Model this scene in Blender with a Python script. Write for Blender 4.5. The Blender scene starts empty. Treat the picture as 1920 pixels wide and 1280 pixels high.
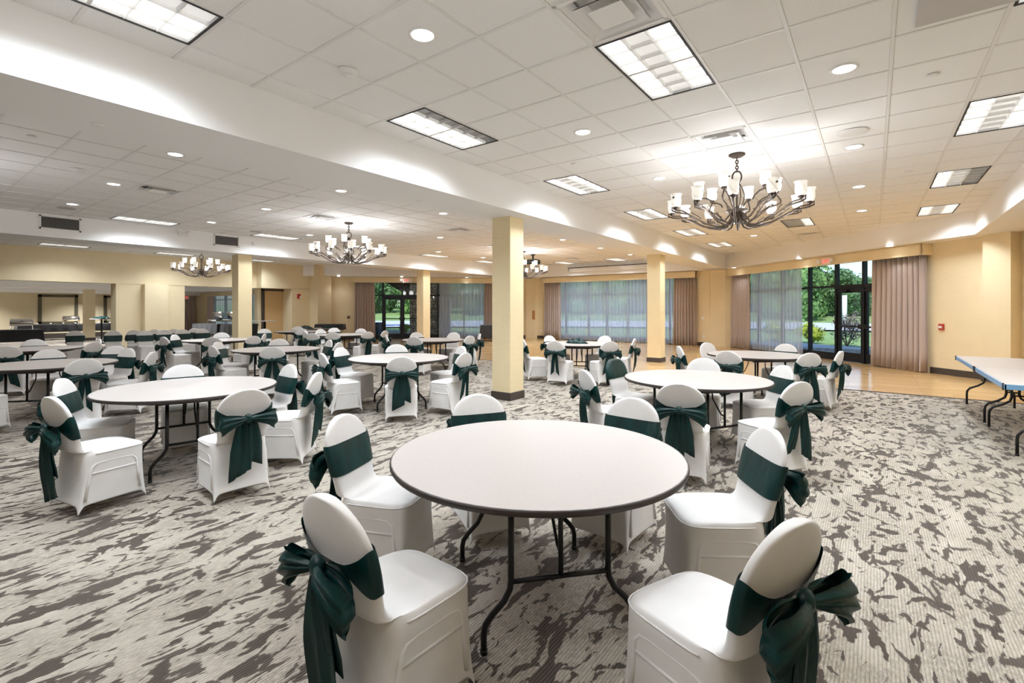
import bpy, math, random
from mathutils import Vector, Matrix
random.seed(7)
PI = math.pi
sc = bpy.context.scene
COL = sc.collection
R = math.radians

# ------------------------------------------------------------------ camera, sky, sun, exposure
CAM_YAW = 36.72
cd = bpy.data.cameras.new('camera'); cam = bpy.data.objects.new('camera', cd); COL.objects.link(cam)
cd.sensor_width = 36.0; cd.lens = 914.6*36/1920; cd.clip_end = 400
cd.shift_x = (960-956.66)/1920; cd.shift_y = -(640-578.0)/1920
cam.location = (0, 0, 1.51); cam.rotation_euler = (PI/2, 0, R(CAM_YAW))
sc.camera = cam
wd = bpy.data.worlds.new('sky'); sc.world = wd; wd.use_nodes = True
nt = wd.node_tree; nt.nodes.clear()
sky = nt.nodes.new('ShaderNodeTexSky'); sky.sky_type = 'NISHITA'; sky.sun_disc = False
sky.sun_elevation = R(48); sky.sun_rotation = R(200); sky.air_density = 1.3; sky.dust_density = 1.0
bg = nt.nodes.new('ShaderNodeBackground'); bg.inputs[1].default_value = 0.30
wo = nt.nodes.new('ShaderNodeOutputWorld')
tint = nt.nodes.new('ShaderNodeMixRGB'); tint.blend_type = 'MULTIPLY'; tint.inputs[0].default_value = 1; tint.inputs[2].default_value = (.60, .77, 1.05, 1)
nt.links.new(sky.outputs[0], tint.inputs[1]); nt.links.new(tint.outputs[0], bg.inputs[0]); nt.links.new(bg.outputs[0], wo.inputs[0])
sl = bpy.data.lights.new('sun', 'SUN'); sun = bpy.data.objects.new('sun', sl); COL.objects.link(sun)
sl.energy = 4.6; sl.angle = R(3); sl.color = (1, .96, .88); sun.rotation_euler = (R(42), 0, R(12))
sc.view_settings.view_transform = 'Standard'; sc.view_settings.look = 'None'
sc.view_settings.gamma = 1.0; sc.view_settings.use_curve_mapping = False
sc.view_settings.exposure = 0.04
cy = sc.cycles
cy.max_bounces = 9; cy.diffuse_bounces = 7; cy.glossy_bounces = 3; cy.transmission_bounces = 6; cy.transparent_max_bounces = 16
cy.use_denoising = True; cy.caustics_reflective = False; cy.caustics_refractive = False
cy.sample_clamp_indirect = 4.0
TROFFER_W, DOWN_W, CHAND_W = 48.0, 15.0, 88.0
LAMP_E, SHADE_E = 1.9, .50

CEIL, SOF = 3.496, 3.02
T = .6096

# ------------------------------------------------------------------ materials
def mat(name, color=(.8, .8, .8), rough=.6, metal=0, emit=None, es=0, spec=.5, sheen=0):
    m = bpy.data.materials.new(name); m.use_nodes = True
    b = m.node_tree.nodes['Principled BSDF']
    b.inputs['Base Color'].default_value = (*color, 1); b.inputs['Roughness'].default_value = rough
    b.inputs['Metallic'].default_value = metal; b.inputs['Specular IOR Level'].default_value = spec
    if sheen: b.inputs['Sheen Weight'].default_value = sheen
    if emit: b.inputs['Emission Color'].default_value = (*emit, 1); b.inputs['Emission Strength'].default_value = es
    return m
class NB:                                   # tiny node builder
    def __init__(s, m): s.m = m; s.t = m.node_tree; s.b = s.t.nodes['Principled BSDF']
    def n(s, kind, **kw):
        x = s.t.nodes.new('ShaderNode'+kind)
        for k, v in kw.items(): setattr(x, k, v)
        return x
    def l(s, a, b): s.t.links.new(a, b)
    def coord(s, scale=(1, 1, 1), out='Object'):
        c = s.n('TexCoord'); mp = s.n('Mapping'); mp.inputs['Scale'].default_value = scale
        s.l(c.outputs[out], mp.inputs[0]); return mp.outputs[0]
    def noise(s, v, scale, detail=3, rough=.55):
        x = s.n('TexNoise'); x.inputs['Scale'].default_value = scale; x.inputs['Detail'].default_value = detail
        x.inputs['Roughness'].default_value = rough; s.l(v, x.inputs['Vector']); return x
    def math(s, op, a, b=None, clamp=False):
        x = s.n('Math', operation=op); x.use_clamp = clamp
        for i, q in enumerate((a, b)):
            if q is None: continue
            if isinstance(q, (int, float)): x.inputs[i].default_value = q
            else: s.l(q, x.inputs[i])
        return x.outputs[0]
    def rng(s, v, a, b, c=0, d=1, smooth=False):
        x = s.n('MapRange'); x.clamp = True
        if smooth: x.interpolation_type = 'SMOOTHSTEP'
        s.l(v, x.inputs[0])
        for i, q in enumerate((a, b, c, d)): x.inputs[i+1].default_value = q
        return x.outputs[0]
    def mix(s, f, a, b):
        x = s.n('MixRGB')
        for i, q in enumerate((f, a, b)):
            if isinstance(q, (int, float)): x.inputs[i].default_value = q
            elif isinstance(q, tuple): x.inputs[i].default_value = (*q, 1)
            else: s.l(q, x.inputs[i])
        return x.outputs[0]
    def color(s, c): s.l(c, s.b.inputs['Base Color'])
    def bump(s, h, strength=.3, dist=.01):
        x = s.n('Bump'); x.inputs['Strength'].default_value = strength; x.inputs['Distance'].default_value = dist
        s.l(h, x.inputs['Height']); s.l(x.outputs[0], s.b.inputs['Normal'])

M = {}
def carpet():
    m = mat('carpet', rough=.95, spec=.1, sheen=.2); k = NB(m)
    v = k.coord((5.1, 2.25, 1)); n0 = k.noise(v, .8, 2)
    vm = k.n('VectorMath', operation='MULTIPLY_ADD'); k.l(n0.outputs['Color'], vm.inputs[0]); vm.inputs[1].default_value = (1.7, 1.5, 0)
    k.l(v, vm.inputs[2]); wv = vm.outputs[0]
    vo = k.n('TexVoronoi'); vo.feature = 'DISTANCE_TO_EDGE'; vo.inputs['Scale'].default_value = 1.15; k.l(wv, vo.inputs['Vector'])
    vo2 = k.n('TexVoronoi'); vo2.feature = 'DISTANCE_TO_EDGE'; vo2.inputs['Scale'].default_value = 2.2
    v2 = k.coord((4.3, 1.8, 1)); vm2 = k.n('VectorMath', operation='MULTIPLY_ADD'); k.l(n0.outputs['Color'], vm2.inputs[0]); vm2.inputs[1].default_value = (-1.2, 1.4, 0); k.l(v2, vm2.inputs[2])
    k.l(vm2.outputs[0], vo2.inputs['Vector'])
    n1 = k.noise(v, 1.5, 3, .6); n2 = k.noise(k.coord((90, 24, 1)), 1, 3, .75); n3 = k.noise(v, .7, 3, .6); n5 = k.noise(v, 1.9, 3, .6)
    wid = k.rng(n1.outputs[0], .43, .64, -.055, .150)
    jag = k.math('MULTIPLY', k.math('SUBTRACT', n2.outputs[0], .5), .16)
    d1 = k.math('SUBTRACT', k.math('ADD', vo.outputs['Distance'], jag), wid)
    wid2 = k.rng(n5.outputs[0], .44, .62, -.045, .115)
    d2 = k.math('SUBTRACT', k.math('ADD', vo2.outputs['Distance'], jag), wid2)
    dark = k.math('MAXIMUM', k.rng(d1, -.008, .008, 1, 0), k.rng(d2, -.008, .008, .95, 0))
    n4 = k.noise(k.coord((26, 12, 1)), 1, 3, .7)
    sp = k.math('MULTIPLY', k.rng(n2.outputs[0], .38, .56), k.rng(n3.outputs[0], .30, .55))
    base = k.mix(sp, (.515, .462, .392), (.30, .262, .215))
    base = k.mix(k.rng(n4.outputs[0], .45, .75, 0, .5), base, (.50, .43, .33))
    col = k.mix(dark, base, (.066, .049, .038))
    wv_ = k.n('TexWave'); wv_.bands_direction = 'X'; wv_.inputs['Scale'].default_value = 22; wv_.inputs['Distortion'].default_value = .6
    k.l(k.coord(), wv_.inputs['Vector'])
    col = k.mix(k.rng(wv_.outputs[0], 0, .5, .38, 0), col, (.07, .06, .05))
    k.color(col); k.bump(wv_.outputs[0], .6, .006); return m
M['carpet'] = carpet()
def wood():
    m = mat('oak_strip_floor', rough=.18, spec=.6); k = NB(m)
    v = k.coord()
    br = k.n('TexBrick'); br.offset = .37; br.inputs['Scale'].default_value = 1
    for nm, val in (('Mortar Size', .0015), ('Brick Width', 1.1), ('Row Height', .083), ('Bias', 0.)): br.inputs[nm].default_value = val
    br.inputs['Color1'].default_value = (.50, .31, .135, 1); br.inputs['Color2'].default_value = (.66, .45, .22, 1); br.inputs['Mortar'].default_value = (.22, .13, .06, 1)
    k.l(v, br.inputs['Vector'])
    g = k.noise(k.coord((2.2, 46, 1)), 1, 4)
    k.color(k.mix(k.rng(g.outputs[0], .35, .75, 0, .45), br.outputs[0], (.42, .25, .11)))
    k.l(k.rng(g.outputs[0], .3, .7, .12, .24), k.b.inputs['Roughness']); k.bump(g.outputs[0], .05, .002); return m
M['wood'] = wood()
def wallpaper(name, c):
    m = mat(name, c, .8, spec=.2); k = NB(m)
    a = k.noise(k.coord((6, 6, 160)), 1, 2); b_ = k.noise(k.coord((1, 1, 1)), 1.2, 2)
    f = k.math('ADD', k.rng(a.outputs[0], .3, .7, 0, .5), k.rng(b_.outputs[0], .3, .7, 0, .5))
    k.color(k.mix(f, tuple(x*.93 for x in c), tuple(min(1, x*1.05) for x in c))); k.bump(a.outputs[0], .12, .002); return m
M['wall'] = wallpaper('cream_wallpaper', (.80, .68, .46))
M['wall2'] = wallpaper('olive_cream_wallpaper', (.72, .62, .42))
M['column'] = wallpaper('column_wallpaper', (.80, .67, .43))
M['white'] = mat('white_drywall', (.88, .875, .87), .75, spec=.2)
def tile_mat():
    m = mat('ceiling_tile', (.9, .895, .89), .9, spec=.1); k = NB(m)
    a = k.noise(k.coord((1, 1, 1), 'Generated'), 60, 3, .7)
    b_ = k.noise(k.coord((1, 1, 1)), 140, 2, .7)
    k.color(k.mix(k.rng(b_.outputs[0], .35, .7), (.84, .835, .825), (.94, .935, .925))); k.bump(b_.outputs[0], .25, .003); return m
M['tile'] = tile_mat()
M['grid'] = mat('painted_tee_grid', (.80, .79, .775), .5)
M['base'] = mat('dark_baseboard', (.055, .042, .034), .5)
M['frame'] = mat('dark_bronze_aluminium', (.018, .020, .024), .35, .6)
M['black'] = mat('black_steel', (.012, .011, .011), .38, .3)
M['blackgap'] = mat('black_trim', (.012, .012, .012), .6)
M['edge'] = mat('dark_brown_edge', (.03, .021, .018), .45)
def laminate():
    m = mat('table_laminate', (.60, .545, .515), .38, spec=.4); k = NB(m)
    a = k.noise(k.coord((1, 1, 1)), 260, 2, .8); k.color(k.mix(k.rng(a.outputs[0], .35, .65), (.45, .41, .388), (.53, .488, .466))); return m
M['laminate'] = laminate()
def spandex():
    m = mat('white_spandex', (.80, .785, .765), .48, spec=.35, sheen=.25); k = NB(m)
    a = k.noise(k.coord((1, 1, 1)), 5, 2); w_ = k.noise(k.coord((900, 900, 900)), 1, 1)
    k.color(k.mix(k.rng(a.outputs[0], .3, .7), (.70, .68, .665), (.77, .755, .745))); k.bump(a.outputs[0], .08, .02); return m
M['cover'] = spandex()
def satin():
    m = mat('green_satin', (.003, .03, .027), .40, spec=.32); k = NB(m)
    a = k.noise(k.coord((16, 16, 3)), 1, 3); k.color(k.mix(k.rng(a.outputs[0], .3, .75), (.0006, .017, .0165), (.0014, .036, .034))); k.bump(a.outputs[0], .35, .02); return m
M['satin'] = satin()
def drape_mat():
    m = mat('mauve_drape', (.50, .385, .345), .7, spec=.2, sheen=.3); k = NB(m)
    a = k.noise(k.coord((60, 60, 240)), 1, 2); k.color(k.mix(k.rng(a.outputs[0], .3, .7), (.42, .345, .315), (.53, .445, .405))); return m
M['drape'] = drape_mat()
def sheer():
    m = bpy.data.materials.new('sheer_voile'); m.use_nodes = True; t = m.node_tree; t.nodes.clear()
    o = t.nodes.new('ShaderNodeOutputMaterial'); mx = t.nodes.new('ShaderNodeMixShader'); mx2 = t.nodes.new('ShaderNodeMixShader')
    d = t.nodes.new('ShaderNodeBsdfDiffuse'); tl = t.nodes.new('ShaderNodeBsdfTranslucent'); tr = t.nodes.new('ShaderNodeBsdfTransparent')
    d.inputs[0].default_value = (.74, .78, .84, 1); tl.inputs[0].default_value = (.76, .83, .94, 1); tr.inputs[0].default_value = (.95, .97, 1, 1)
    mx.inputs[0].default_value = .55; t.links.new(d.outputs[0], mx.inputs[1]); t.links.new(tl.outputs[0], mx.inputs[2])
    lw = t.nodes.new('ShaderNodeLayerWeight'); lw.inputs[0].default_value = .45
    mr = t.nodes.new('ShaderNodeMapRange'); t.links.new(lw.outputs['Facing'], mr.inputs[0]); mr.inputs[1].default_value = 0; mr.inputs[2].default_value = .9; mr.inputs[3].default_value = .66; mr.inputs[4].default_value = .97
    t.links.new(mr.outputs[0], mx2.inputs[0]); t.links.new(tr.outputs[0], mx2.inputs[1]); t.links.new(mx.outputs[0], mx2.inputs[2]); t.links.new(mx2.outputs[0], o.inputs[0]); return m
M['sheer'] = sheer()
def glass():
    m = bpy.data.materials.new('window_glass'); m.use_nodes = True; t = m.node_tree; t.nodes.clear()
    o = t.nodes.new('ShaderNodeOutputMaterial'); mx = t.nodes.new('ShaderNodeMixShader'); tr = t.nodes.new('ShaderNodeBsdfTransparent'); gl = t.nodes.new('ShaderNodeBsdfGlossy')
    tr.inputs[0].default_value = (.95, .975, .98, 1); gl.inputs[1].default_value = .02; lw = t.nodes.new('ShaderNodeLayerWeight'); lw.inputs[0].default_value = .5
    pw = t.nodes.new('ShaderNodeMath'); pw.operation = 'POWER'; pw.inputs[1].default_value = 5; t.links.new(lw.outputs['Facing'], pw.inputs[0])
    mr = t.nodes.new('ShaderNodeMapRange'); mr.inputs[3].default_value = .025; mr.inputs[4].default_value = .5; t.links.new(pw.outputs[0], mr.inputs[0])
    t.links.new(mr.outputs[0], mx.inputs[0]); t.links.new(tr.outputs[0], mx.inputs[1]); t.links.new(gl.outputs[0], mx.inputs[2]); t.links.new(mx.outputs[0], o.inputs[0]); return m
M['glass'] = glass()
M['lamp'] = mat('lit_tube_reflector', (.9, .9, .9), .5, emit=(1, .985, .96), es=LAMP_E)
M['lampdim'] = mat('dim_tube_reflector', (.8, .8, .8), .5, emit=(1, .985, .96), es=.42)  # weaker glow stands in for the louvers' view-dependent shading
M['lampshaded'] = mat('shaded_tube_reflector', (.35, .35, .35), .4, .4)  # dark colour paints in a strip shaded by the louvers from this angle
def louver():
    m = bpy.data.materials.new('white_louver'); m.use_nodes = True; t = m.node_tree; t.nodes.clear()
    o = t.nodes.new('ShaderNodeOutputMaterial'); mx = t.nodes.new('ShaderNodeMixShader'); d = t.nodes.new('ShaderNodeBsdfDiffuse'); tl = t.nodes.new('ShaderNodeBsdfTranslucent')
    d.inputs[0].default_value = (.9, .9, .9, 1); tl.inputs[0].default_value = (.85, .85, .84, 1); mx.inputs[0].default_value = .5
    t.links.new(d.outputs[0], mx.inputs[1]); t.links.new(tl.outputs[0], mx.inputs[2]); t.links.new(mx.outputs[0], o.inputs[0]); return m
M['louver'] = louver()
M['can'] = mat('downlight_lens', (.9, .9, .9), .5, emit=(1, .96, .9), es=9)
M['trim'] = mat('white_enamel', (.84, .83, .82), .4)
M['bronze'] = mat('antique_bronze', (.055, .038, .026), .55, .35)
def shade_mat():
    m = mat('frosted_glass_shade', (.92, .90, .86), .4, emit=(1, .95, .86), es=SHADE_E); k = NB(m)
    v = k.coord((1, 1, 1), 'Generated'); w_ = k.n('TexWave'); w_.bands_direction = 'DIAGONAL'; w_.inputs['Scale'].default_value = .75; w_.inputs['Distortion'].default_value = 1.2; k.l(v, w_.inputs['Vector'])
    f = k.rng(w_.outputs[0], .0, .12, .55, 0); k.color(k.mix(f, (.92, .90, .86), (.35, .33, .31)))
    k.l(k.mix(f, (1, .95, .86), (.35, .33, .30)), k.b.inputs['Emission Color']); return m
M['shade'] = shade_mat()
M['leafmark'] = mat('grey_leaf_motif', (.10, .09, .085), .6)
M['steelw'] = mat('brushed_white_metal', (.86, .855, .85), .3, .15)
M['darkslot'] = mat('dark_duct', (.03, .028, .026), .8)
M['greypanel'] = mat('grey_panel', (.50, .475, .46), .7)
M['red'] = mat('fire_red', (.42, .035, .03), .4)
M['exitred'] = mat('exit_red', (.8, .05, .05), .5, emit=(1, .10, .08), es=.9)
M['cloth'] = mat('black_tablecloth', (.014, .014, .017), .75, sheen=.2)
M['chrome'] = mat('polished_steel', (.75, .75, .75), .12, 1)
M['bin'] = mat('black_plastic', (.014, .014, .015), .5)
M['bluebin'] = mat('blue_plastic', (.012, .07, .20), .4)
M['blueedge'] = mat('blue_plastic_edge', (.20, .42, .70), .35)
M['olive'] = mat('olive_frame', (.10, .085, .05), .6)
M['orange'] = mat('oak_panel', (.50, .25, .08), .5)
M['brownplate'] = mat('brown_plate', (.16, .09, .05), .5)
M['greypaint'] = mat('grey_paint', (.25, .24, .24), .5)
M['stoneg'] = None
def stone_mat():
    m = mat('field_stone', (.2, .19, .18), .85); k = NB(m); a = k.noise(k.coord(), 4.5, 2)
    k.color(k.mix(k.rng(a.outputs[0], .35, .65), (.24, .24, .25), (.70, .66, .62))); return m
M['stone'] = stone_mat()
M['mortar'] = mat('mortar', (.16, .155, .15), .9)
def grass_mat():
    m = mat('lawn', (.12, .25, .05), .9, spec=.1); k = NB(m); a = k.noise(k.coord(), .4, 4, .6)
    k.color(k.mix(k.rng(a.outputs[0], .3, .7), (.20, .31, .10), (.34, .44, .18))); return m
M['grass'] = grass_mat()
M['concrete'] = mat('concrete', (.55, .54, .52), .8)
M['road'] = mat('pale_road', (.62, .61, .60), .8)
def leaf(name, a_, b_):
    m = mat(name, a_, .65, spec=.2); k = NB(m); a = k.noise(k.coord(), 1.1, 3); k.color(k.mix(k.rng(a.outputs[0], .35, .65), a_, b_))
    k.b.inputs['Subsurface Weight'].default_value = 0; return m
M['leaf1'] = leaf('tree_leaves', (.10, .20, .06), (.22, .36, .11))
M['leaf2'] = leaf('light_tree_leaves', (.17, .30, .07), (.30, .46, .13))
M['leaf3'] = leaf('dark_tree_leaves', (.07, .15, .06), (.15, .26, .10))
M['leafy'] = leaf('yellow_shrub_leaves', (.30, .38, .04), (.45, .52, .08))
M['leafp'] = leaf('purple_shrub_leaves', (.20, .14, .13), (.34, .27, .24))
M['bark'] = mat('bark', (.11, .085, .065), .9)
M['roofdark'] = mat('dark_timber_soffit', (.035, .03, .028), .8)
M['screen'] = mat('projection_case', (.82, .81, .80), .5)

# ------------------------------------------------------------------ geometry helpers
class MB:
    def __init__(s): s.v = []; s.f = []
    def add(s, v, f):
        o = len(s.v); s.v += [tuple(p) for p in v]; s.f += [tuple(i+o for i in q) for q in f]; return s
    def box(s, x0, x1, y0, y1, z0, z1):
        v = [(x, y, z) for z in (z0, z1) for y in (y0, y1) for x in (x0, x1)]
        return s.add(v, [(0, 2, 3, 1), (4, 5, 7, 6), (0, 1, 5, 4), (2, 6, 7, 3), (0, 4, 6, 2), (1, 3, 7, 5)])
    def bbox(s, x0, x1, y0, y1, z0, z1, b=.01):         # box with chamfered vertical + top edges
        ring = lambda d, z: [(x0+d, y0, z), (x1-d, y0, z), (x1, y0+d, z), (x1, y1-d, z), (x1-d, y1, z), (x0+d, y1, z), (x0, y1-d, z), (x0, y0+d, z)]
        ins = [(x0+b+b, y0+b, z1), (x1-b-b, y0+b, z1), (x1-b, y0+b+b, z1), (x1-b, y1-b-b, z1), (x1-b-b, y1-b, z1), (x0+b+b, y1-b, z1), (x0+b, y1-b-b, z1), (x0+b, y0+b+b, z1)]
        return s.loft([ring(b, z0), ring(b, z1-b), ins])
    def loft(s, rings, cap=True, closed=True):
        n = len(rings[0]); v = [p for r in rings for p in r]; f = []
        m = n if closed else n-1
        for i in range(len(rings)-1):
            for j in range(m):
                k = (j+1) % n; f.append((i*n+j, i*n+k, (i+1)*n+k, (i+1)*n+j))
        if cap and closed: f.append(tuple(range(n-1, -1, -1))); f.append(tuple((len(rings)-1)*n+j for j in range(n)))
        return s.add(v, f)
    def lathe(s, prof, n=16, cx=0, cy=0, cap=True):
        return s.loft([[(cx+r*math.cos(2*PI*j/n), cy+r*math.sin(2*PI*j/n), z) for j in range(n)] for r, z in prof], cap)
    def tube(s, pts, r, n=6, cap=True, closed=False):
        P = [Vector(p) for p in pts]; L = len(P); rings = []; up = Vector((0, 0, 1)); prev = None
        for i, p in enumerate(P):
            if closed: t = P[(i+1) % L]-P[i-1]
            else: t = P[min(i+1, L-1)]-P[max(i-1, 0)]
            t.normalize()
            if prev is None:
                a = t.cross(up)
                if a.length < 1e-3: a = t.cross(Vector((1, 0, 0)))
            else: a = prev-t*prev.dot(t)
            a.normalize(); prev = a; b = t.cross(a); rr = r[i] if isinstance(r, (list, tuple)) else r
            rings.append([tuple(p+a*(rr*math.cos(2*PI*j/n))+b*(rr*math.sin(2*PI*j/n))) for j in range(n)])
        if closed: rings.append(rings[0])
        return s.loft(rings, cap and not closed)
    def prism(s, poly, z0, z1):
        n = len(poly); a = sum(poly[i][0]*poly[(i+1) % n][1]-poly[(i+1) % n][0]*poly[i][1] for i in range(n))
        if a < 0: poly = poly[::-1]
        return s.loft([[(x, y, z0) for x, y in poly], [(x, y, z1) for x, y in poly]])
    def blob(s, c, r, n=8, m=5, jit=0, sq=(1, 1, 1)):
        rings = []
        for i in range(m+1):
            th = PI*(i+.02)/(m+.04); rr = math.sin(th); 
            rings.append([(c[0]+sq[0]*r*rr*math.cos(2*PI*j/n)*(1+random.uniform(-jit, jit)), c[1]+sq[1]*r*rr*math.sin(2*PI*j/n)*(1+random.uniform(-jit, jit)), c[2]-sq[2]*r*math.cos(th)*(1+random.uniform(-jit, jit)*.5)) for j in range(n)])
        return s.loft(rings)
    def xf(s, mtx):
        s.v = [tuple(mtx @ Vector(p)) for p in s.v]; return s
    def mesh(s, name, m, smooth=False):
        me = bpy.data.meshes.new(name); me.from_pydata(s.v, [], s.f); me.update()
        if m is not None: me.materials.append(M[m] if isinstance(m, str) else m)
        if smooth: me.polygons.foreach_set('use_smooth', [True]*len(me.polygons))
        return me
    def build(s, name, m, parent=None, smooth=False):
        return ob(name, s.mesh(name, m, smooth), parent)
def ob(name, me, parent=None, loc=None, rz=None):
    o = bpy.data.objects.new(name, me); COL.objects.link(o)
    if parent: o.parent = parent
    if loc is not None: o.location = loc
    if rz is not None: o.rotation_euler = (0, 0, rz)
    return o
def tag(o, label, cat, group=None):
    o['label'] = label; o['category'] = cat
    if group: o['group'] = group
    return o
def thing(name, label, cat, loc=(0, 0, 0), rz=0, group=None):
    o = ob(name, None, None, loc, rz); o.empty_display_size = .1; return tag(o, label, cat, group)
def struct(o): o['kind'] = 'structure'; return o
def dup(root, loc=None, rz=None, label=None):
    c = root.copy(); COL.objects.link(c)
    if loc is not None: c.location = loc
    if rz is not None: c.rotation_euler = (0, 0, rz)
    if label: c['label'] = label
    for ch in KIDS.get(root.name, []):
        d = ch.copy(); COL.objects.link(d); d.parent = c
        for g in KIDS.get(ch.name, []):
            e = g.copy(); COL.objects.link(e); e.parent = d
    return c
KIDS = {}
def reg(root):                              # remember children before copying
    KIDS[root.name] = list(root.children)
    for c in root.children: KIDS[c.name] = list(c.children)
def smooth_sub(me, lv=1):
    o = bpy.data.objects.new('tmp', me); COL.objects.link(o); md = o.modifiers.new('s', 'SUBSURF'); md.levels = lv
    dg = bpy.context.evaluated_depsgraph_get(); dg.update(); nm = bpy.data.meshes.new_from_object(o.evaluated_get(dg)); nm.name = me.name
    bpy.data.objects.remove(o); nm.polygons.foreach_set('use_smooth', [True]*len(nm.polygons)); return nm
ORD = ['nearest', 'second', 'third', 'fourth', 'fifth', 'sixth', 'seventh', 'eighth', 'ninth']

# ------------------------------------------------------------------ shell: floor
UL, UR, VF = -21.7, 2.35, -6.0             # left wall, right wall, front wall (behind camera)
DR, DL, VB = 16.05, 34.5, 20.45            # u+v of right bay wall, v-u of left bay wall, v of back wall
fl = struct(MB().box(-34.2, 4, VF-1, 22, -.12, 0).build('floor', 'carpet'))
w = MB().prism([(-20.0, 11.02), (5.0, 11.02), (DR-11.02+.15, 11.02), (-4.3, VB+.1), (-14.15, VB+.1), (-20.9, 13.7)][:1]+[(2.4, 11.02), (2.4, 13.75), (-4.3, VB+.1), (-14.15, VB+.1), (-20.9, 13.7)], -.05, .006).build('dance_floor', 'wood')
tag(w, 'glossy oak strip dance floor along the curtained window walls', 'floor'); struct(w)
MB().box(-20.0, 2.35, 11.0, 11.03, 0, .009).build('edge_strip', 'base', w)

# ------------------------------------------------------------------ walls
def wall(name, p0, p1, z0, z1, m='wall', th=.2, out=None):
    a, b = Vector((*p0, 0)), Vector((*p1, 0)); d = (b-a).normalized(); n = Vector((-d.y, d.x, 0))*th
    poly = [p0, p1, (p1[0]+n.x, p1[1]+n.y), (p0[0]+n.x, p0[1]+n.y)]
    return struct(MB().prism(poly, z0, z1).build(name, m))
def fr(org, tx, ty):                        # local wall frame: x along wall, y = into the room
    return Matrix(((tx[0], ty[0], 0, org[0]), (tx[1], ty[1], 0, org[1]), (0, 0, 1, 0), (0, 0, 0, 1)))
q = .5**.5
FRR = fr((DR-VB, VB), (q, -q), (-q, -q))                  # right bay wall, x grows to the right
FRB = fr((0, VB), (1, 0), (0, -1))                        # back wall, x = u
FRL = fr((VB-DL, VB), (q, q), (q, -q))                    # left bay wall, x grows to the right (negative = left)
FRN = fr((0, 12.3), (1, 0), (0, -1))                      # buffet-room window wall
def fbox(F, x0, x1, y0, y1, z0, z1): return MB().box(x0, x1, y0, y1, z0, z1).xf(F)
struct(MB().box(UR, UR+.2, VF, 13.7, 0, 3.6).build('wall_right', 'wall'))
m_ = fbox(FRR, -.3, .15, -.25, 0, 0, 3.6); m_.add(*[(lambda k: (k.v, k.f))(fbox(FRR, 7.42, 9.75, -.25, 0, 0, 3.6))][0]); m_.add(*[(lambda k: (k.v, k.f))(fbox(FRR, .15, 7.68, -.25, 0, 2.98, 3.6))][0])
struct(m_.build('wall_back_right', 'wall'))
def join(*mbs):
    o = MB()
    for k in mbs: o.add(k.v, k.f)
    return o
struct(join(fbox(FRB, -14.3, -13.0, -.25, 0, 0, 3.6), fbox(FRB, -5.78, -4.2, -.25, 0, 0, 3.6), fbox(FRB, -13.0, -5.78, -.25, 0, 2.95, 3.6)).build('wall_back', 'wall'))
struct(join(fbox(FRL, -10.6, -8.5, -.25, 0, 0, 3.6), fbox(FRL, -1.5, .2, -.25, 0, 0, 3.6), fbox(FRL, -8.5, -1.5, -.25, 0, 2.98, 3.6)).build('wall_back_left', 'wall'))
# corner pilasters at the bends of the window walls
struct(MB().prism([(-5.3, VB+.05), (-5.22, VB-.14), (-4.66, VB-.16), (-4.28, VB-.02), (-4.3, VB+.1)], 0, SOF).build('pilaster', 'wall'))
struct(MB().prism([(-14.25, VB), (-14.1, VB-.22), (-13.62, VB-.12), (-13.5, VB+.05)], 0, SOF).build('pilaster', 'wall'))
struct(fbox(FRR, 9.02, 9.52, 0, .26, 0, SOF).build('pilaster', 'wall'))
struct(fbox(FRL, -10.08, -9.9, 0, .25, 0, SOF).build('pilaster', 'wall'))
struct(MB().box(-34.2, UR+.2, VF-.2, VF, 0, 3.6).build('wall_front', 'wall'))
# left wall: header over openings, pier, bulkhead
struct(MB().box(UL-.4, UL, VF, 10.5, 2.40, 3.6).build('wall_left', 'wall'))
p = struct(MB().box(UL-.62, UL-.02, 5.55, 7.72, 0, 2.42).build('left_pier', 'wall'))
MB().box(UL-.3, UL+.26, 6.33, 7.08, 0, 2.40).build('pilaster_front', 'wall', p)
struct(MB().box(UL-.62, UL, VF, -2.0, 0, 2.42).build('left_pier', 'wall'))
b = struct(MB().box(UL-.5, UL+.42, 10.5, 12.75, 2.40, 3.6).build('bulkhead', 'wall'))
MB().box(UL-.5, UL+.42, 11.88, 12.75, 0, 2.41).build('pier', 'wall', b)
d3 = struct(MB().box(UL-.42, UL-.36, 11.0, 11.9, 0, 2.30).build('door_3', wallpaper('tan_door', (.62, .43, .22))))
MB().box(UL-.44, UL-.30, 10.9, 11.0, 0, 2.40).build('door_jamb', 'base', d3); MB().box(UL-.44, UL-.30, 10.9, 11.9, 2.30, 2.40).build('door_head', 'base', d3)
struct(MB().box(UL-.7, UL-.42, 10.75, 12.75, 0, 3.5).build('wall_alcove', 'wall'))
struct(MB().box(UL-.5, -20.6, 12.75, 13.45, 0, 3.6).build('wall_left_end', 'wall'))
# buffet room beyond
struct(MB().box(-33.2, -33.0, VF, 12.5, 0, 3.6).build('wall_buffet', 'wall2'))
struct(join(MB().box(-33.2, -30.6, 12.3, 12.5, 0, 3.6), MB().box(-24.8, UL-.4, 12.3, 12.5, 0, 3.6), MB().box(-30.6, -24.8, 12.3, 12.5, 2.45, 3.6)).build('wall_buffet_end', 'wall2'))
struct(MB().box(-33.0, UL-.4, VF, 12.3, 3.0, 3.1).build('ceiling', 'white'))
struct(MB().box(-30.35, -29.3, VF, 12.3, 2.42, 3.05).build('ceiling_beam', 'white'))
struct(MB().box(-33.0, -32.2, VF, 12.3, 2.27, 3.05).build('ceiling_soffit', 'white'))
struct(MB().box(-33.0, UL-.7, 11.5, 12.3, 2.42, 3.05).build('ceiling_soffit', 'white'))

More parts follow.
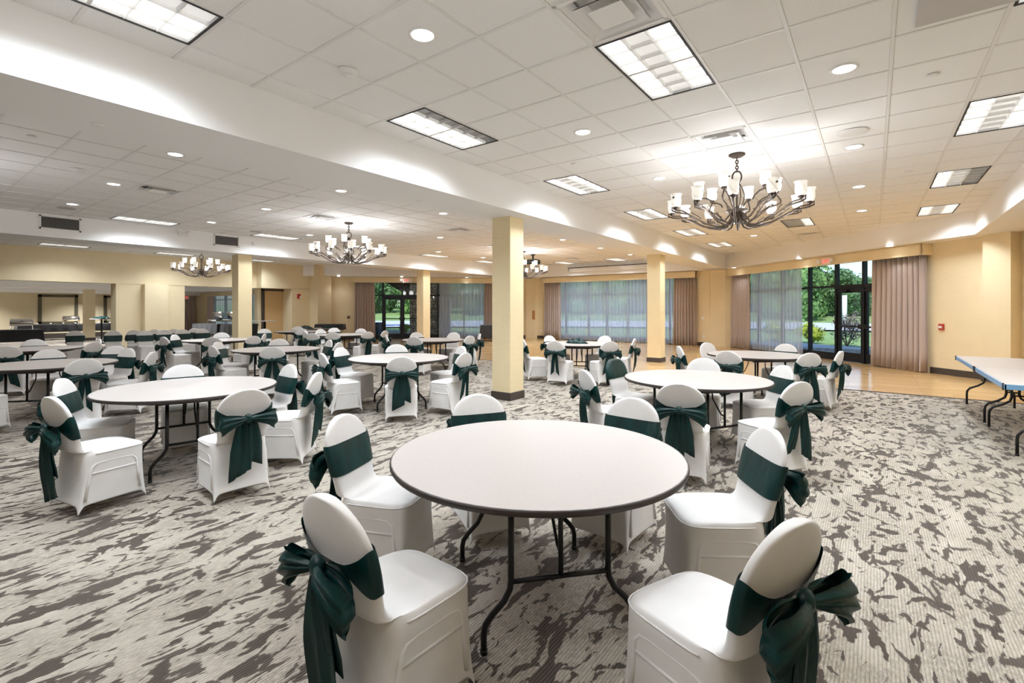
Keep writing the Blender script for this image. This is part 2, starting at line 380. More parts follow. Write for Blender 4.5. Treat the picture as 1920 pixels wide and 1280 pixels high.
# ------------------------------------------------------------------ soffits, beams, columns
sof = MB()
for poly in ([(1.65, VF), (UR+.1, VF), (UR+.1, 13.7), (1.65, 13.66)], [(1.65, 13.66), (UR+.1, 13.75), (-4.35, VB+.1), (-4.62, 19.78)],
             [(-4.62, 19.78), (-4.35, VB+.1), (-14.1, VB+.1), (-13.82, 19.78)], [(-13.82, 19.78), (-14.1, VB+.1), (-21.27, 13.4), (-21.27, 12.42)]):
    sof.prism(poly, SOF, CEIL+.1)
struct(sof.build('ceiling_soffit', 'white'))
struct(MB().box(-5.40, -4.48, VF, 19.95, SOF, CEIL+.1).build('ceiling_beam', 'white'))
struct(MB().box(-14.89, -13.97, VF, 19.3, SOF, CEIL+.1).build('ceiling_beam', 'white'))
for u, v in ((-4.95, 6.57), (-4.95, 13.55), (-14.43, 6.57), (-14.43, 13.55), (-29.85, 6.6)):
    z1 = SOF if u > -20 else 2.45
    c = struct(MB().bbox(u-.19, u+.19, v-.19, v+.19, 0, z1, .006).build('column', 'column' if u > -20 else 'wall2'))
    MB().bbox(u-.205, u+.205, v-.205, v+.205, 0, .13, .006).build('column_base', 'base', c)

# ------------------------------------------------------------------ ceilings: tee grid, tiles
BL = lambda b: T*(b+6.4834)
def ceiling(u_lines, v_lines, u0, u1, v0, v1, skip, own, inside):
    c = struct(MB().box(u0, u1, v0, v1, CEIL+.07, CEIL+.12).build('ceiling', 'white'))
    for u in u_lines: MB().box(u-.012, u+.012, v0, v1, CEIL, CEIL+.03).build('ceiling_tee', 'grid', c)
    for v in v_lines: MB().box(u0, u1, v-.012, v+.012, CEIL+.001, CEIL+.03).build('ceiling_tee', 'grid', c)
    tm = MB(); h = .5*T-.011; b = .004
    tm.loft([[(-h+b, -h+b, 0), (-h+b, h-b, 0), (h-b, h-b, 0), (h-b, -h+b, 0)][::-1], [(-h, -h, .004), (-h, h, .004), (h, h, .004), (h, -h, .004)][::-1], [(-h, -h, .015), (-h, h, .015), (h, h, .015), (h, -h, .015)][::-1]])
    me = tm.mesh('ceiling_tile', 'tile'); cells = []
    ul = [u_lines[0]-T]+list(u_lines); vl = list(v_lines)
    for u in ul:
        for v in vl:
            cu, cv = u+T/2, v+T/2
            if not inside(cu, cv) or any(abs(cu-a) < hw and abs(cv-b_) < hv for a, b_, hw, hv in skip): continue
            dep = .8016*cv-.598*cu
            cells.append((0 if dep > .4 and abs((.598*cv+.8016*cu)/max(dep, .1)) < 1.15 else 1, dep, cu, cv))
    cells.sort(); rest = MB()
    for i, (s, d, cu, cv) in enumerate(cells):
        if i < own and s == 0: ob('ceiling_tile', me, c, (cu, cv, CEIL+.006))
        else: rest.add([(x+cu, y+cv, z+CEIL+.006) for x, y, z in tm.v], tm.f)
    if rest.v: rest.build('ceiling_tiles', 'tile', c)['kind'] = 'stuff'
    return c
# fixtures (u, v, along, painted strip shading pattern); troffers are 2 x 4 ft
RA = lambda a: T*(a-.8178)
TRO = []
for a, ks in ((-5.5, (-5, 0, 5, 10, 15, 20)), (-1.5, (0, 15)), (2.5, (0, 5, 10, 15))):
    for b in ks:
        pat = 'LDL'
        if (a, b) == (-5.5, 0): pat = 'LLO'
        if (a, b) == (-5.5, -5): pat = 'LLD'
        if (a, b) == (2.5, 10): pat = 'LDO'
        if (a, b) == (-1.5, 15): pat = 'OOL'
        if (a, b) == (-1.5, 0): pat = 'LDL'
        TRO.append((RA(a), BL(b), pat, 'right'))
MU = lambda k: -7.22-T/2+T*k               # middle-bay grid lines
for b in (0, 5, 10, 15, 20): TRO.append((MU(-10)+T/2, BL(b), 'LLL', 'middle'))
for b in (-5, 0, 5, 10, 15): TRO.append((MU(2)+T/2, BL(b), 'LLL', 'middle'))  # unseen row behind the near beam, added to brighten the middle bay
for k in (-2, -6): TRO.append((MU(k)+T/2, BL(24), 'LLL', 'middle'))
for b in (0, 5, 10): TRO.append((-20.55, BL(b), 'LLL', 'third'))
DIF = [(RA(-1.5), BL(-1.5)), (RA(-1.5), BL(3.5)), (RA(-1.5), BL(18.5)), (MU(-4)+T/2, BL(-1.5)), (MU(-4)+T/2, BL(3.5)), (MU(-4)+T/2, BL(13.5)), (MU(-4)+T/2, BL(21.5)), (MU(-2)+T/2, BL(8.5))]
skipR = [(u, v, .2, .5) for u, v, p_, b_ in TRO]+[(u, v, .2, .2) for u, v in DIF]
ceiling([RA(a) for a in range(-6, 4)], [BL(b) for b in range(-16, 24)], -4.6, 1.75, VF, 20.1, skipR, 295, lambda u, v: u < 1.9 and u+v < 15.7)
ceiling([MU(k) for k in range(-11, 4)], [BL(b) for b in range(-16, 24)], -14.0, -5.3, VF, 20.1, skipR, 295, lambda u, v: u < -5.2 and v < 19.9)
ceiling([-20.55-T/2+T*k for k in range(-1, 10)], [BL(b) for b in range(-16, 14)], -21.75, -14.8, VF, 15.5, skipR, 0, lambda u, v: v < 13.5)
struct(MB().box(-35, 6, VF-.5, 22.2, 3.62, 3.75).build('roof_deck', 'white'))

# ------------------------------------------------------------------ fluorescent troffers
def troffer_mesh():
    hw, hl = T/2-.014, T-.014
    fr_ = MB(); t_ = .016
    for x0, x1, y0, y1 in ((-hw, -hw+t_, -hl, hl), (hw-t_, hw, -hl, hl), (-hw, hw, -hl, -hl+t_), (-hw, hw, hl-t_, hl)): fr_.box(x0, x1, y0, y1, -.004, .004)
    lamp = MB().box(-(hw-t_)/3+.004, (hw-t_)/3-.004, -hl+t_, hl-t_, .030, .035)
    long_ = MB().loft([[(-.003, -hl+t_, 0), (.003, -hl+t_, 0), (.003, hl-t_, 0), (-.003, hl-t_, 0)], [(-.012, -hl+t_, .03), (.010, -hl+t_, .03), (.010, hl-t_, .03), (-.010, hl-t_, .03)]])
    cross = MB().loft([[(-hw+t_, -.003, 0), (hw-t_, -.003, 0), (hw-t_, .003, 0), (-hw+t_, .003, 0)], [(-hw+t_, -.010, .03), (hw-t_, -.010, .03), (hw-t_, .010, .03), (-hw+t_, .010, .03)]])
    sd = MB()
    for x0, x1, y0, y1 in ((-hw, -hw+t_, -hl, hl), (hw-t_, hw, -hl, hl), (-hw, hw, -hl, -hl+t_), (-hw, hw, hl-t_, hl)): sd.box(x0, x1, y0, y1, .004, .04)
    return sd.mesh('reflector_side', 'louver'), fr_.mesh('frame', 'blackgap'), lamp, long_.mesh('louver_blade', 'louver'), cross.mesh('louver_blade', 'louver'), (hw-t_)*2/3, (hl-t_)*2/6
TSD, TF, TL, TLO, TCR, TDX, TDY = troffer_mesh()
LM = {k: TL.mesh('lamp_strip', m) for k, m in (('L', 'lamp'), ('D', 'lampdim'), ('O', 'lampshaded'))}
BAYN = {'right': 'right ceiling bay', 'middle': 'middle ceiling bay', 'third': 'far left ceiling bay'}
cnt = {}
def rowname(bay, u):
    if bay == 'right': return 'along the white beam' if u < -3 else ('in the centre row' if u < .2 else 'in the right row')
    if bay == 'middle': return 'along the far beam' if u < -12.5 else 'added unseen behind the near white beam' if u > -6.5 else ('by the projection screen, right' if u > -9.5 else 'by the projection screen, left')
    return 'beside the cream header'
for u, v, pat, bay in TRO:
    rn = rowname(bay, u); i = cnt.get((bay, rn), 0); cnt[(bay, rn)] = i+1
    t = thing('ceiling_troffer', f'recessed fluorescent troffer, {ORD[i]} {rn} of the {BAYN[bay]}', 'light', (u, v, CEIL), 0, 'fluorescent troffers')
    ob('frame', TF, t); ob('reflector_side', TSD, t)
    for j, ch in enumerate(pat): ob('lamp_strip', LM[ch], t, ((j-1)*TDX, 0, 0))
    for j in (-.5, .5): ob('louver_blade', TLO, t, (j*TDX, 0, 0))
    for j in range(-2, 3): ob('louver_blade', TCR, t, (0, j*TDY, 0))
    ld = bpy.data.lights.new('troffer_light', 'AREA'); ld.shape = 'RECTANGLE'; ld.size = .5; ld.size_y = 1.1; ld.spread = R(135); ld.energy = (.62 if u < -12.5 else .7 if bay == 'middle' and u > -6.5 else 1)*TROFFER_W*sum({'L': 1, 'D': .5, 'O': .1}[c_] for c_ in pat)/2.5; ld.color = (.84, .925, 1)
    ob('troffer_light', ld, t, (0, 0, -.012))

# ------------------------------------------------------------------ square diffusers
def diffuser_parts():
    h = T/2-.012; P = []
    k = MB()
    for x0, x1, y0, y1 in ((-h, -h+.03, -h, h), (h-.03, h, -h, h), (-h, h, -h, -h+.03), (-h, h, h-.03, h)): k.box(x0, x1, y0, y1, -.004, .01)
    P.append(('frame', k.mesh('frame', 'trim')))
    P.append(('duct_throat', MB().box(-h, h, -h, h, .08, .085).mesh('duct_throat', 'darkslot')))
    for r0, r1, z0, z1 in ((.27, .20, .006, .05), (.20, .13, -.012, .04)):
        rg = lambda r, z: [(-r, -r, z), (r, -r, z), (r, r, z), (-r, r, z)]
        P.append(('louver_ring', MB().loft([rg(r0, z0), rg(r1, z1), rg(r1-.004, z1), rg(r0-.004, z0-.004)], cap=False).mesh('louver_ring', 'steelw')))
    P.append(('centre_plate', MB().loft([[(-.12, -.12, -.02), (.12, -.12, -.02), (.12, .12, -.02), (-.12, .12, -.02)], [(-.06, -.06, .03), (.06, -.06, .03), (.06, .06, .03), (-.06, .06, .03)]]).mesh('centre_plate', 'steelw')))
    return P
DP = diffuser_parts()
dl = ['beside the nearest centre troffer', 'in front of the right chandelier', 'at the far end of the right bay', 'nearest in the middle bay', 'in front of the middle chandelier', 'beyond the middle chandelier', 'in front of the projection screen', 'between the beam and the middle chandelier']
for (u, v), lb in zip(DIF, dl):
    t = thing('air_diffuser', 'square stepped white air diffuser '+lb, 'vent', (u, v, CEIL), 0, 'air diffusers')
    for n_, me in DP: ob(n_, me, t)

# ------------------------------------------------------------------ recessed downlights
ct = MB().lathe([(.105, .004), (.105, -.004), (.085, -.007), (.078, 0), (.078, .004)], 24, cap=False).mesh('trim_ring', 'trim', True)
cl = MB().lathe([(.079, -.001), (.079, -.003), (.05, -.006), (.001, -.007)], 24).mesh('lens', 'can')
def can(u, v, z, lb, power=DOWN_W):
    t = thing('recessed_downlight', 'round lit recessed downlight, '+lb, 'light', (u, v, z), 0, 'recessed downlights')
    ob('trim_ring', ct, t); ob('lens', cl, t)
    ld = bpy.data.lights.new('downlight', 'SPOT'); ld.energy = power*4; ld.spot_size = R(118); ld.spot_blend = .9; ld.shadow_soft_size = .06; ld.color = (.95, .97, 1)
    ob('downlight', ld, t, (0, 0, -.02))
V4 = [2.46+2.4384*i for i in range(8)]
for u, vs, nm in ((-2.63, V4[:6], 'left row of the right bay'), (-.20, V4[:5], 'right row of the right bay'), (-7.22, V4[:8], 'right row of the middle bay'),
                  (-9.74, V4[:7], 'centre row of the middle bay'), (-12.25, V4[:7], 'left row of the middle bay'), (-19.0, V4[:4], 'row of the far left bay')):
    for i, v in enumerate(vs): can(u, v, CEIL, f'{ORD[i]} in the {nm}')
for i, (u, v) in enumerate(((-26.5, 1.5), (-26.5, 5.5), (-26.5, 9.5), (-31.2, 3.0), (-31.2, 7.0))): can(u, v, 3.0, 'added unseen in the buffet room ceiling, '+ORD[i], 280)  # out of sight above the header, added to brighten the buffet room
for k_ in (.9, 4.2, 7.2):
    pt = FRR @ Vector((k_, .55, 0)); can(pt.x, pt.y, SOF, 'in the soffit over the right bay window, '+['left', 'middle', 'right'][int(k_//3)], 6)
for k_ in (-9.2, -6.3, -3.2):
    pt = FRL @ Vector((k_, .55, 0)); can(pt.x, pt.y, SOF, 'in the soffit over the left bay window, '+['left', 'middle', 'right'][[-9.2, -6.3, -3.2].index(k_)], 6)

# ------------------------------------------------------------------ small ceiling devices
def disc(name, u, v, z, r, h, m, label, cat, group=None, extra=False):
    k = MB().lathe([(r*1.0, 0), (r, -h*.5), (r*.85, -h), (.001, -h*1.05)], 20).mesh(name, m, True)
    t = ob(name, k, None, (u, v, z)); tag(t, label, cat, group)
    if extra: MB().lathe([(r*.45, -h), (r*.42, -h*1.7), (.001, -h*1.75)], 16).build('sensor_dome', 'trim', t, True)
    return t
disc('smoke_detector', -3.53, 2.46, CEIL, .085, .028, 'trim', 'white round smoke detector on the ceiling near the white beam', 'detector', extra=True)
disc('smoke_detector', -9.14, 1.9, CEIL, .10, .025, 'trim', 'white round smoke detector near the left middle-bay diffuser', 'detector', extra=True)
disc('smoke_detector', -7.22, 9.1, CEIL, .10, .025, 'trim', 'white smoke detector in the middle bay left of the front column', 'detector', extra=True)
disc('ceiling_speaker', -.19, 6.71, CEIL, .15, .006, 'trim', 'round white ceiling speaker between two downlights of the right row', 'speaker')
disc('ceiling_speaker', -12.85, 2.5, CEIL, .15, .006, 'greypanel', 'round grey ceiling speaker above the left return grille', 'speaker')
disc('ceiling_speaker', -12.85, 6.2, CEIL, .15, .006, 'greypanel', 'round grey ceiling speaker above the second return grille', 'speaker')
for i, (u, v, z, lb) in enumerate(((.40, 5.48, CEIL, 'nearest in the right bay'), (.40, 9.12, CEIL, 'second in the right bay right of the downlights'), (.5, 13.0, CEIL, 'farthest in the right bay'), (-3.3, 5.9, CEIL, 'between the white beam and the second downlight'),
        (-5.11, 1.18, SOF, 'under the white beam at the left edge'), (-5.14, 4.74, SOF, 'under the white beam before the front column'), (-5.14, 12.1, SOF, 'under the white beam before the second column'),
        (-7.8, 1.21, CEIL, 'at the left edge of the middle bay'), (-8.2, 4.7, CEIL, 'in the middle bay between two downlights'), (-11.3, 4.0, CEIL, 'above the left troffer of the middle bay'))):
    disc('sprinkler_cover', u, v, z, .045, .012, 'trim', 'small round sprinkler cover '+lb, 'sprinkler', 'sprinkler covers')
pn = thing('ceiling_panel', 'flat grey panel set in the ceiling at the top right edge', 'panel', (.53, 3.98, CEIL))
MB().bbox(-.30, .28, -.5, .46, -.02, .0, .004).build('panel_face', 'greypanel', pn)
# projector
pj = thing('projector', 'dark ceiling projector on a short pole before the projection screen', 'projector', (-10.1, 14.95, CEIL))
MB().lathe([(.09, 0), (.09, -.02), (.03, -.04), (.03, -.18)], 12).build('mount_pole', 'black', pj, True)
MB().loft([[(-.22*s, -.16*s, z), (.22*s, -.16*s, z), (.22*s, .16*s, z), (-.22*s, .16*s, z)] for s, z in ((.8, -.36), (1, -.33), (1, -.22), (.85, -.18))]).build('body', 'bin', pj)
MB().lathe([(.05, -.23), (.05, -.30)], 12, .1, .17).build('lens', 'black', pj)
# projection screen case on the back soffit
ps = thing('projection_screen_case', 'long white retracted projection screen case on the back soffit', 'screen', (-9.35, 19.69, 3.27))
MB().bbox(-1.93, 1.93, -.07, .08, -.06, .09, .012).build('case', 'screen', ps); MB().box(-1.95, 1.95, -.085, -.05, .08, .11).build('top_bar', 'black', ps); MB().box(-1.9, 1.9, -.03, .0, -.10, -.06).build('weight_bar', 'trim', ps)
for x in (-1.95, 1.93): MB().box(x, x+.02, -.08, .08, -.07, .10).build('end_cap', 'greypaint', ps)
# return grilles, emergency light, detector on the far beam face
for v0, v1, lb in ((2.28, 2.95, 'left'), (5.64, 6.28, 'right')):
    g = thing('return_grille', f'white framed dark return air grille on the far beam, {lb} one', 'vent', (-13.97, (v0+v1)/2, 3.33), 0, 'return grilles')
    h = (v1-v0)/2; k = MB()
    for y0, y1, z0, z1 in ((-h, h, .11, .14), (-h, h, -.15, -.12), (-h, -h+.03, -.15, .14), (h-.03, h, -.15, .14)): k.box(0, .02, y0, y1, z0, z1)
    k.build('frame', 'trim', g); MB().box(0, .004, -h+.02, h-.02, -.13, .12).build('backing', 'darkslot', g)
    lm = MB().box(.003, .014, -h+.03, h-.03, -.004, .003).mesh('slat', 'greypaint')
    for j in range(8): ob('slat', lm, g, (0, 0, -.10+j*.027))
def emergency(loc, rz, label):
    e = thing('emergency_light', label, 'light', loc, rz); MB().bbox(-.12, .12, -.03, 0, -.05, .05, .006).build('housing', 'trim', e)
    for s in (-1, 1): MB().lathe([(.02, 0), (.055, .03), (.06, .06), (.001, .065)], 14).xf(Matrix.Translation((s*.1, -.03, .03)) @ Matrix.Rotation(PI/2, 4, 'X')).build('lamp_head', 'trim', e, True)
    return e
emergency((-13.97, 4.92, 3.38), PI/2, 'white two-headed emergency light on the far beam')
disc('motion_sensor', -13.96, 6.67, 3.33, .055, .05, 'trim', 'small round white sensor on the far beam beside the right grille', 'sensor').rotation_euler = (0, -PI/2, 0)

# ------------------------------------------------------------------ window walls
def pane(F, x0, x1, z0, z1, par, y=-.115): 
    return MB().box(x0, x1, y-.004, y+.004, z0, z1).xf(F).build('pane', 'glass', par)
def window(name, F, x0, x1, mull, top, door=None, tz=2.15):
    w_ = struct(ob(name, None)); 
    def bar(a, b, z0, z1, n='mullion', d0=-.17, d1=-.06): return fbox(F, a, b, d0, d1, z0, z1).build(n, 'frame', w_)
    bar(x0, x1, 0, .22 if door is None else .22, 'sill_rail') if door is None else (bar(x0, door[0], 0, .22, 'sill_rail'), bar(door[1], x1, 0, .22, 'sill_rail'))
    bar(x0, x1, top-.05, top, 'head_rail')
    for a, b in ((x0, x1),) if door is None else ((x0, door[0]), (door[1], x1)): bar(a, b, tz-.03, tz+.03, 'transom_bar')
    if door: bar(door[0], door[1], 2.07, tz+.03, 'transom_bar')
    xs = [x0]+mull+[x1]
    for x in xs: bar(x-.035, x+.035, 0, top)
    for a, b in zip(xs[:-1], xs[1:]):
        inside = door and a >= door[0]-.01 and b <= door[1]+.01
        pane(F, a+.035, b-.035, tz+.03, top-.05, w_)
        if not inside: pane(F, a+.035, b-.035, .22, tz-.03, w_)
    if door:
        mid = (door[0]+door[1])/2; dn = struct(ob('door_'+name[-1], None))
        for s, (a, b) in enumerate(((door[0]+.035, mid-.004), (mid+.004, door[1]-.035))):
            lf = fbox(F, a, a+.10, -.15, -.09, .02, 2.07); lf = join(lf, fbox(F, b-.10, b, -.15, -.09, .02, 2.07), fbox(F, a+.1, b-.1, -.15, -.09, .02, .27), fbox(F, a+.1, b-.1, -.15, -.09, 1.95, 2.07))
            L_ = lf.build('door_leaf', 'frame', dn); pane(F, a+.1, b-.1, .27, 1.95, L_)
            join(fbox(F, a+.06, b-.06, -.085, -.03, .985, 1.03), fbox(F, (a if s else b-.13), (a+.13 if s else b), -.085, -.02, .95, 1.07)).build('panic_bar', 'black', L_)
            fbox(F, a+.05, a+.38, -.09, -.03, 1.97, 2.03).build('door_closer', 'frame', L_)
    return w_
window('window_1', FRR, .15, 7.45, [1.4, 2.62, 3.85, 4.89, 5.82, 6.75], 2.98, (4.89, 6.75))
window('window_2', FRB, -13.0, -5.78, [-11.95, -10.72, -9.8, -8.8, -7.9, -6.9], 2.95)
window('window_3', FRL, -8.5, -1.5, [-7.9, -7.25, -6.32, -5.4, -4.6, -3.3], 2.98, (-7.25, -5.4))
window('window_4', FRN, -30.6, -24.8, [-29.2, -27.7, -26.2], 2.45, None, 2.0)
# valances
for F, a, b, lb in ((FRR, .05, 7.76, 'right bay'), (FRB, -13.1, -5.72, 'back'), (FRL, -8.65, -1.45, 'left bay')):
    v_ = struct(join(fbox(F, a, b, .27, .31, 2.75, SOF), fbox(F, a, a+.03, 0, .31, 2.75, SOF), fbox(F, b-.03, b, 0, .31, 2.75, SOF), fbox(F, a, b, 0, .31, SOF-.02, SOF)).build('trim_valance', 'wall')); v_['label'] = f'cream pelmet over the {lb} window'
struct(fbox(FRN, -31.0, -24.5, .2, .24, 2.2, 2.45).build('trim_valance', 'wall2'))
# drapes
def drape(F, a, b, y, z0, z1, m, pitch, amp, label, cat, name, group=None, rows=7, lean=0):
    n = max(3, int((b-a)/pitch)); st = 8; v = []; f = []; rnd = random.Random(len(label)*7+int(abs(a)*10))
    ph = [rnd.uniform(-.5, .5) for _ in range(n+2)]; am = [rnd.uniform(.55, 1.25) for _ in range(n+2)]
    cols = n*st+1
    for i in range(rows):
        s = i/(rows-1); z = z0+(z1-z0)*s
        for j in range(cols):
            t_ = j/(cols-1); k = int(t_*n); g = am[k]*(1-(t_*n-k))+am[k+1]*(t_*n-k); p_ = ph[k]*(1-(t_*n-k))+ph[k+1]*(t_*n-k)
            yy = y+amp*g*math.sin(2*PI*t_*n+p_*(1.6-s))*(1.25-.45*s); xx = a+(b-a)*t_+.25*amp*math.sin(4*PI*t_*n+1)+lean*(1-s)*(t_-.5)
            v.append((xx, yy, z+(.012*math.sin(7*t_+p_*4) if i == 0 else 0)))
    for i in range(rows-1):
        for j in range(cols-1): f.append((i*cols+j, i*cols+j+1, (i+1)*cols+j+1, (i+1)*cols+j))
    k = MB().add(v, f).xf(F); o = k.build(name, m, None, True); tag(o, label, cat, group); return o
for F, a, b, lb, pt in ((FRR, .12, 1.22, 'left end of the right bay window', .13), (FRR, 6.32, 7.72, 'right of the right glass door', .15), (FRB, -13.02, -12.15, 'left end of the back window', .12), (FRB, -6.68, -5.78, 'right end of the back window', .12),
                        (FRL, -8.55, -7.62, 'left of the left glass door', .13), (FRL, -2.32, -1.5, 'right end of the left bay window', .13)):
    o = drape(F, a, b, .14, .02, 2.80, 'drape', pt*.85, .055, 'floor length mauve drape at the '+lb if 'end' in lb else 'floor length mauve drape '+lb, 'curtain', 'drape', 'mauve drapes', lean=.06)
    md = o.modifiers.new('thick', 'SOLIDIFY'); md.thickness = .004
for F, a, b, lb in ((FRR, 1.2, 3.68, 'in the right bay window'), (FRB, -12.16, -6.66, 'across the back window'), (FRL, -4.5, -2.3, 'in the left bay window')):
    drape(F, a, b, .07, .03, 2.80, 'sheer', .16, .045, 'long translucent bluish white sheer curtain '+lb, 'curtain', 'sheer_curtain', 'sheer curtains', lean=.1)
drape(FRN, -30.2, -25.0, .08, .03, 2.3, 'sheer', .2, .03, 'translucent sheer across the buffet room window', 'curtain', 'sheer_curtain', 'sheer curtains')
for a, b, lb in ((-30.9, -30.1, 'left end of the buffet room window'), (-25.3, -24.5, 'right end of the buffet room window')):
    drape(FRN, a, b, .14, .02, 2.3, 'drape', .14, .045, 'mauve drape at the '+lb, 'curtain', 'drape', 'mauve drapes')
drape(fr((-33, 0), (0, 1), (1, 0)), 11.2, 12.2, .14, .02, 2.2, 'drape', .14, .045, 'mauve drape in the corner of the buffet room', 'curtain', 'drape', 'mauve drapes')

# baseboards
struct(join(fbox(FRR, 7.72, 9.02, 0, .02, 0, .15), fbox(FRR, 9.02, 9.52, .26, .28, 0, .15), fbox(FRR, 9.0, 9.02, 0, .28, 0, .15)).build('baseboard_back_right', 'base'))
struct(MB().box(UR-.02, UR, VF, 13.6, 0, .15).build('baseboard_right', 'base'))
struct(join(fbox(FRB, -5.75, -5.25, 0, .02, 0, .15), fbox(FRB, -13.6, -13.02, 0, .02, 0, .15), fbox(FRR, -.15, .1, 0, .12, 0, .15)).build('baseboard_back', 'base'))
struct(join(fbox(FRL, -10.6, -8.55, 0, .02, 0, .15), fbox(FRL, -1.48, -.2, 0, .02, 0, .15)).build('baseboard_back_left', 'base'))
struct(MB().box(-33.0, -32.97, VF, 12.3, 0, .26).build('baseboard_buffet', 'base'))
struct(MB().box(-33.0, UL-.7, 12.27, 12.3, 0, .2).build('baseboard_buffet_end', 'base'))

# ------------------------------------------------------------------ signs and wall devices
def text_mesh(s, size, depth=.002):
    c = bpy.data.curves.new('txt', 'FONT'); c.body = s; c.size = size; c.extrude = depth; c.align_x = 'CENTER'; c.align_y = 'CENTER'
    o = bpy.data.objects.new('txt', c); COL.objects.link(o); dg = bpy.context.evaluated_depsgraph_get(); dg.update()
    me = bpy.data.meshes.new_from_object(o.evaluated_get(dg)); bpy.data.objects.remove(o); me.materials.clear(); me.materials.append(M['exitred']); me.name = 'lettering'; return me
EX = text_mesh('EXIT', .175)
for F, x, y, z, lb, heads in ((FRR, 5.0, .31, 2.86, 'white EXIT sign with red letters over the right glass door', True), (FRL, -6.1, .31, 2.86, 'white EXIT sign with red letters over the left glass door', True), (fr((-33, 0), (0, 1), (1, 0)), 11.6, .5, 2.15, 'red EXIT sign hanging in the buffet room corner', False)):
    e = thing('exit_sign', lb, 'sign'); G = F @ Matrix.Translation((x, y, z))
    MB().bbox(-.16, .16, 0, .045, -.10, .10, .006).xf(G).build('housing', 'trim', e)
    t_ = ob('lettering', EX, e); t_.matrix_world = G @ Matrix(((.74, 0, 0, 0), (0, 0, 1, .047), (0, 1, 0, 0), (0, 0, 0, 1)))
    if heads:
        for s in (-1, 1): MB().lathe([(.02, 0), (.06, .03), (.068, .06), (.05, .075), (.001, .078)], 14).xf(G @ Matrix.Translation((s*.235, .03, .01)) @ Matrix.Rotation(-PI/2, 4, 'X')).build('lamp_head', 'trim', e, True)
        MB().box(-.2, .2, .01, .03, -.02, .02).xf(G).build('bracket', 'trim', e)
def plate(F, x, z, w_, h_, m, name, label, cat, d=.02, extra=None, y=0):
    o = thing(name, label, cat); G = F @ Matrix.Translation((x, y, z)); MB().bbox(-w_/2, w_/2, 0, d, -h_/2, h_/2, .004).xf(G).build('body', m, o)
    if extra: MB().bbox(*extra[0], .003).xf(G).build(extra[1], extra[2], o)
    return o
FUL = fr((UL+.42, 0), (0, 1), (1, 0))
plate(FRR, 7.98, 1.09, .11, .14, 'red', 'fire_alarm_pull', 'red fire alarm pull station on the cream wall right of the drape', 'alarm', .04, ((-.035, .035, .04, .055, -.03, .02), 'pull_handle', 'trim'))
plate(FUL, 12.2, 2.07, .16, .22, 'red', 'fire_strobe', 'red fire alarm strobe with white lens on the left pier', 'alarm', .05, ((.02, .07, .05, .09, -.09, 0), 'strobe_lens', 'trim'))
plate(fr((-33, 0), (0, 1), (1, 0)), 3.6, 2.02, .22, .16, 'red', 'fire_strobe', 'red fire alarm strobe on the buffet room wall', 'alarm', .05, ((.03, .09, .05, .09, -.06, .02), 'strobe_lens', 'trim'))
plate(FRL, -8.85, 1.08, .13, .13, 'brownplate', 'wall_plate', 'small brown control plate left of the left drape', 'plate')
plate(FRB, -13.72, 1.18, .22, .45, 'orange', 'wall_panel', 'orange wood panel on the back wall by the left drape', 'panel', .03, None, .12)
plate(FRB, -5.55, 1.12, .12, .10, 'trim', 'light_switch', 'white switch plate right of the back window drape', 'switch', .012)
for i, (F, x, y) in enumerate(((FRR, .0, .12), (FRB, -5.52, 0), (FRB, -13.3, 0))): plate(F, x, .38, .08, .12, 'trim', 'outlet', 'white wall outlet low on the wall '+['by the right corner pilaster', 'right of the back window', 'left of the back window'][i], 'outlet', .01, None, y)
wp = thing('wall_panel', 'tall grey framed wall panel at the right picture edge', 'panel', (UR, 11.8, 1.75))
for y0, y1, z0, z1 in ((-1.5, 1.5, 1.05, 1.12), (-1.5, 1.5, -.85, -.78), (-1.5, -1.42, -.85, 1.12), (1.42, 1.5, -.85, 1.12)): MB().box(-.03, 0, y0, y1, z0, z1).build('frame_bar', 'greypaint', wp)
for i, (a, b) in enumerate(((5.35, 6.85), (7.9, 9.5), (1.2, 3.0), (10.0, 11.0))):
    o = thing('wall_frame', f'olive framed panel on the buffet room wall, {["behind the chafing dish", "behind the buffet column", "at the left edge", "beside the pier"][i]}', 'panel', (-33, (a+b)/2, 1.5)); h = (b-a)/2
    for y0, y1, z0, z1 in ((-h, h, .58, .70), (-h, h, -.75, -.65), (-h, -h+.13, -.75, .70), (h-.13, h, -.75, .70)): MB().box(0, .05, y0, y1, z0, z1).build('frame_bar', 'olive', o)
fe = thing('fire_extinguisher', 'red fire extinguisher hanging on the cream wall by the left pier', 'extinguisher', (*(FRL @ Vector((-9.75, .12, 0))).to_2d(), .55))
MB().lathe([(.001, 0), (.075, .01), (.08, .05), (.08, .40), (.05, .47), (.03, .50)], 14).build('cylinder', 'red', fe, True); MB().lathe([(.03, .5), (.03, .56), (.001, .57)], 10).build('valve', 'chrome', fe, True)
MB().tube([(.03, 0, .54), (.10, 0, .52), (.12, 0, .4), (.10, 0, .2)], .012).build('hose', 'black', fe, True); MB().tube([(-.02, 0, .56), (.06, 0, .62)], .012).build('handle', 'black', fe)

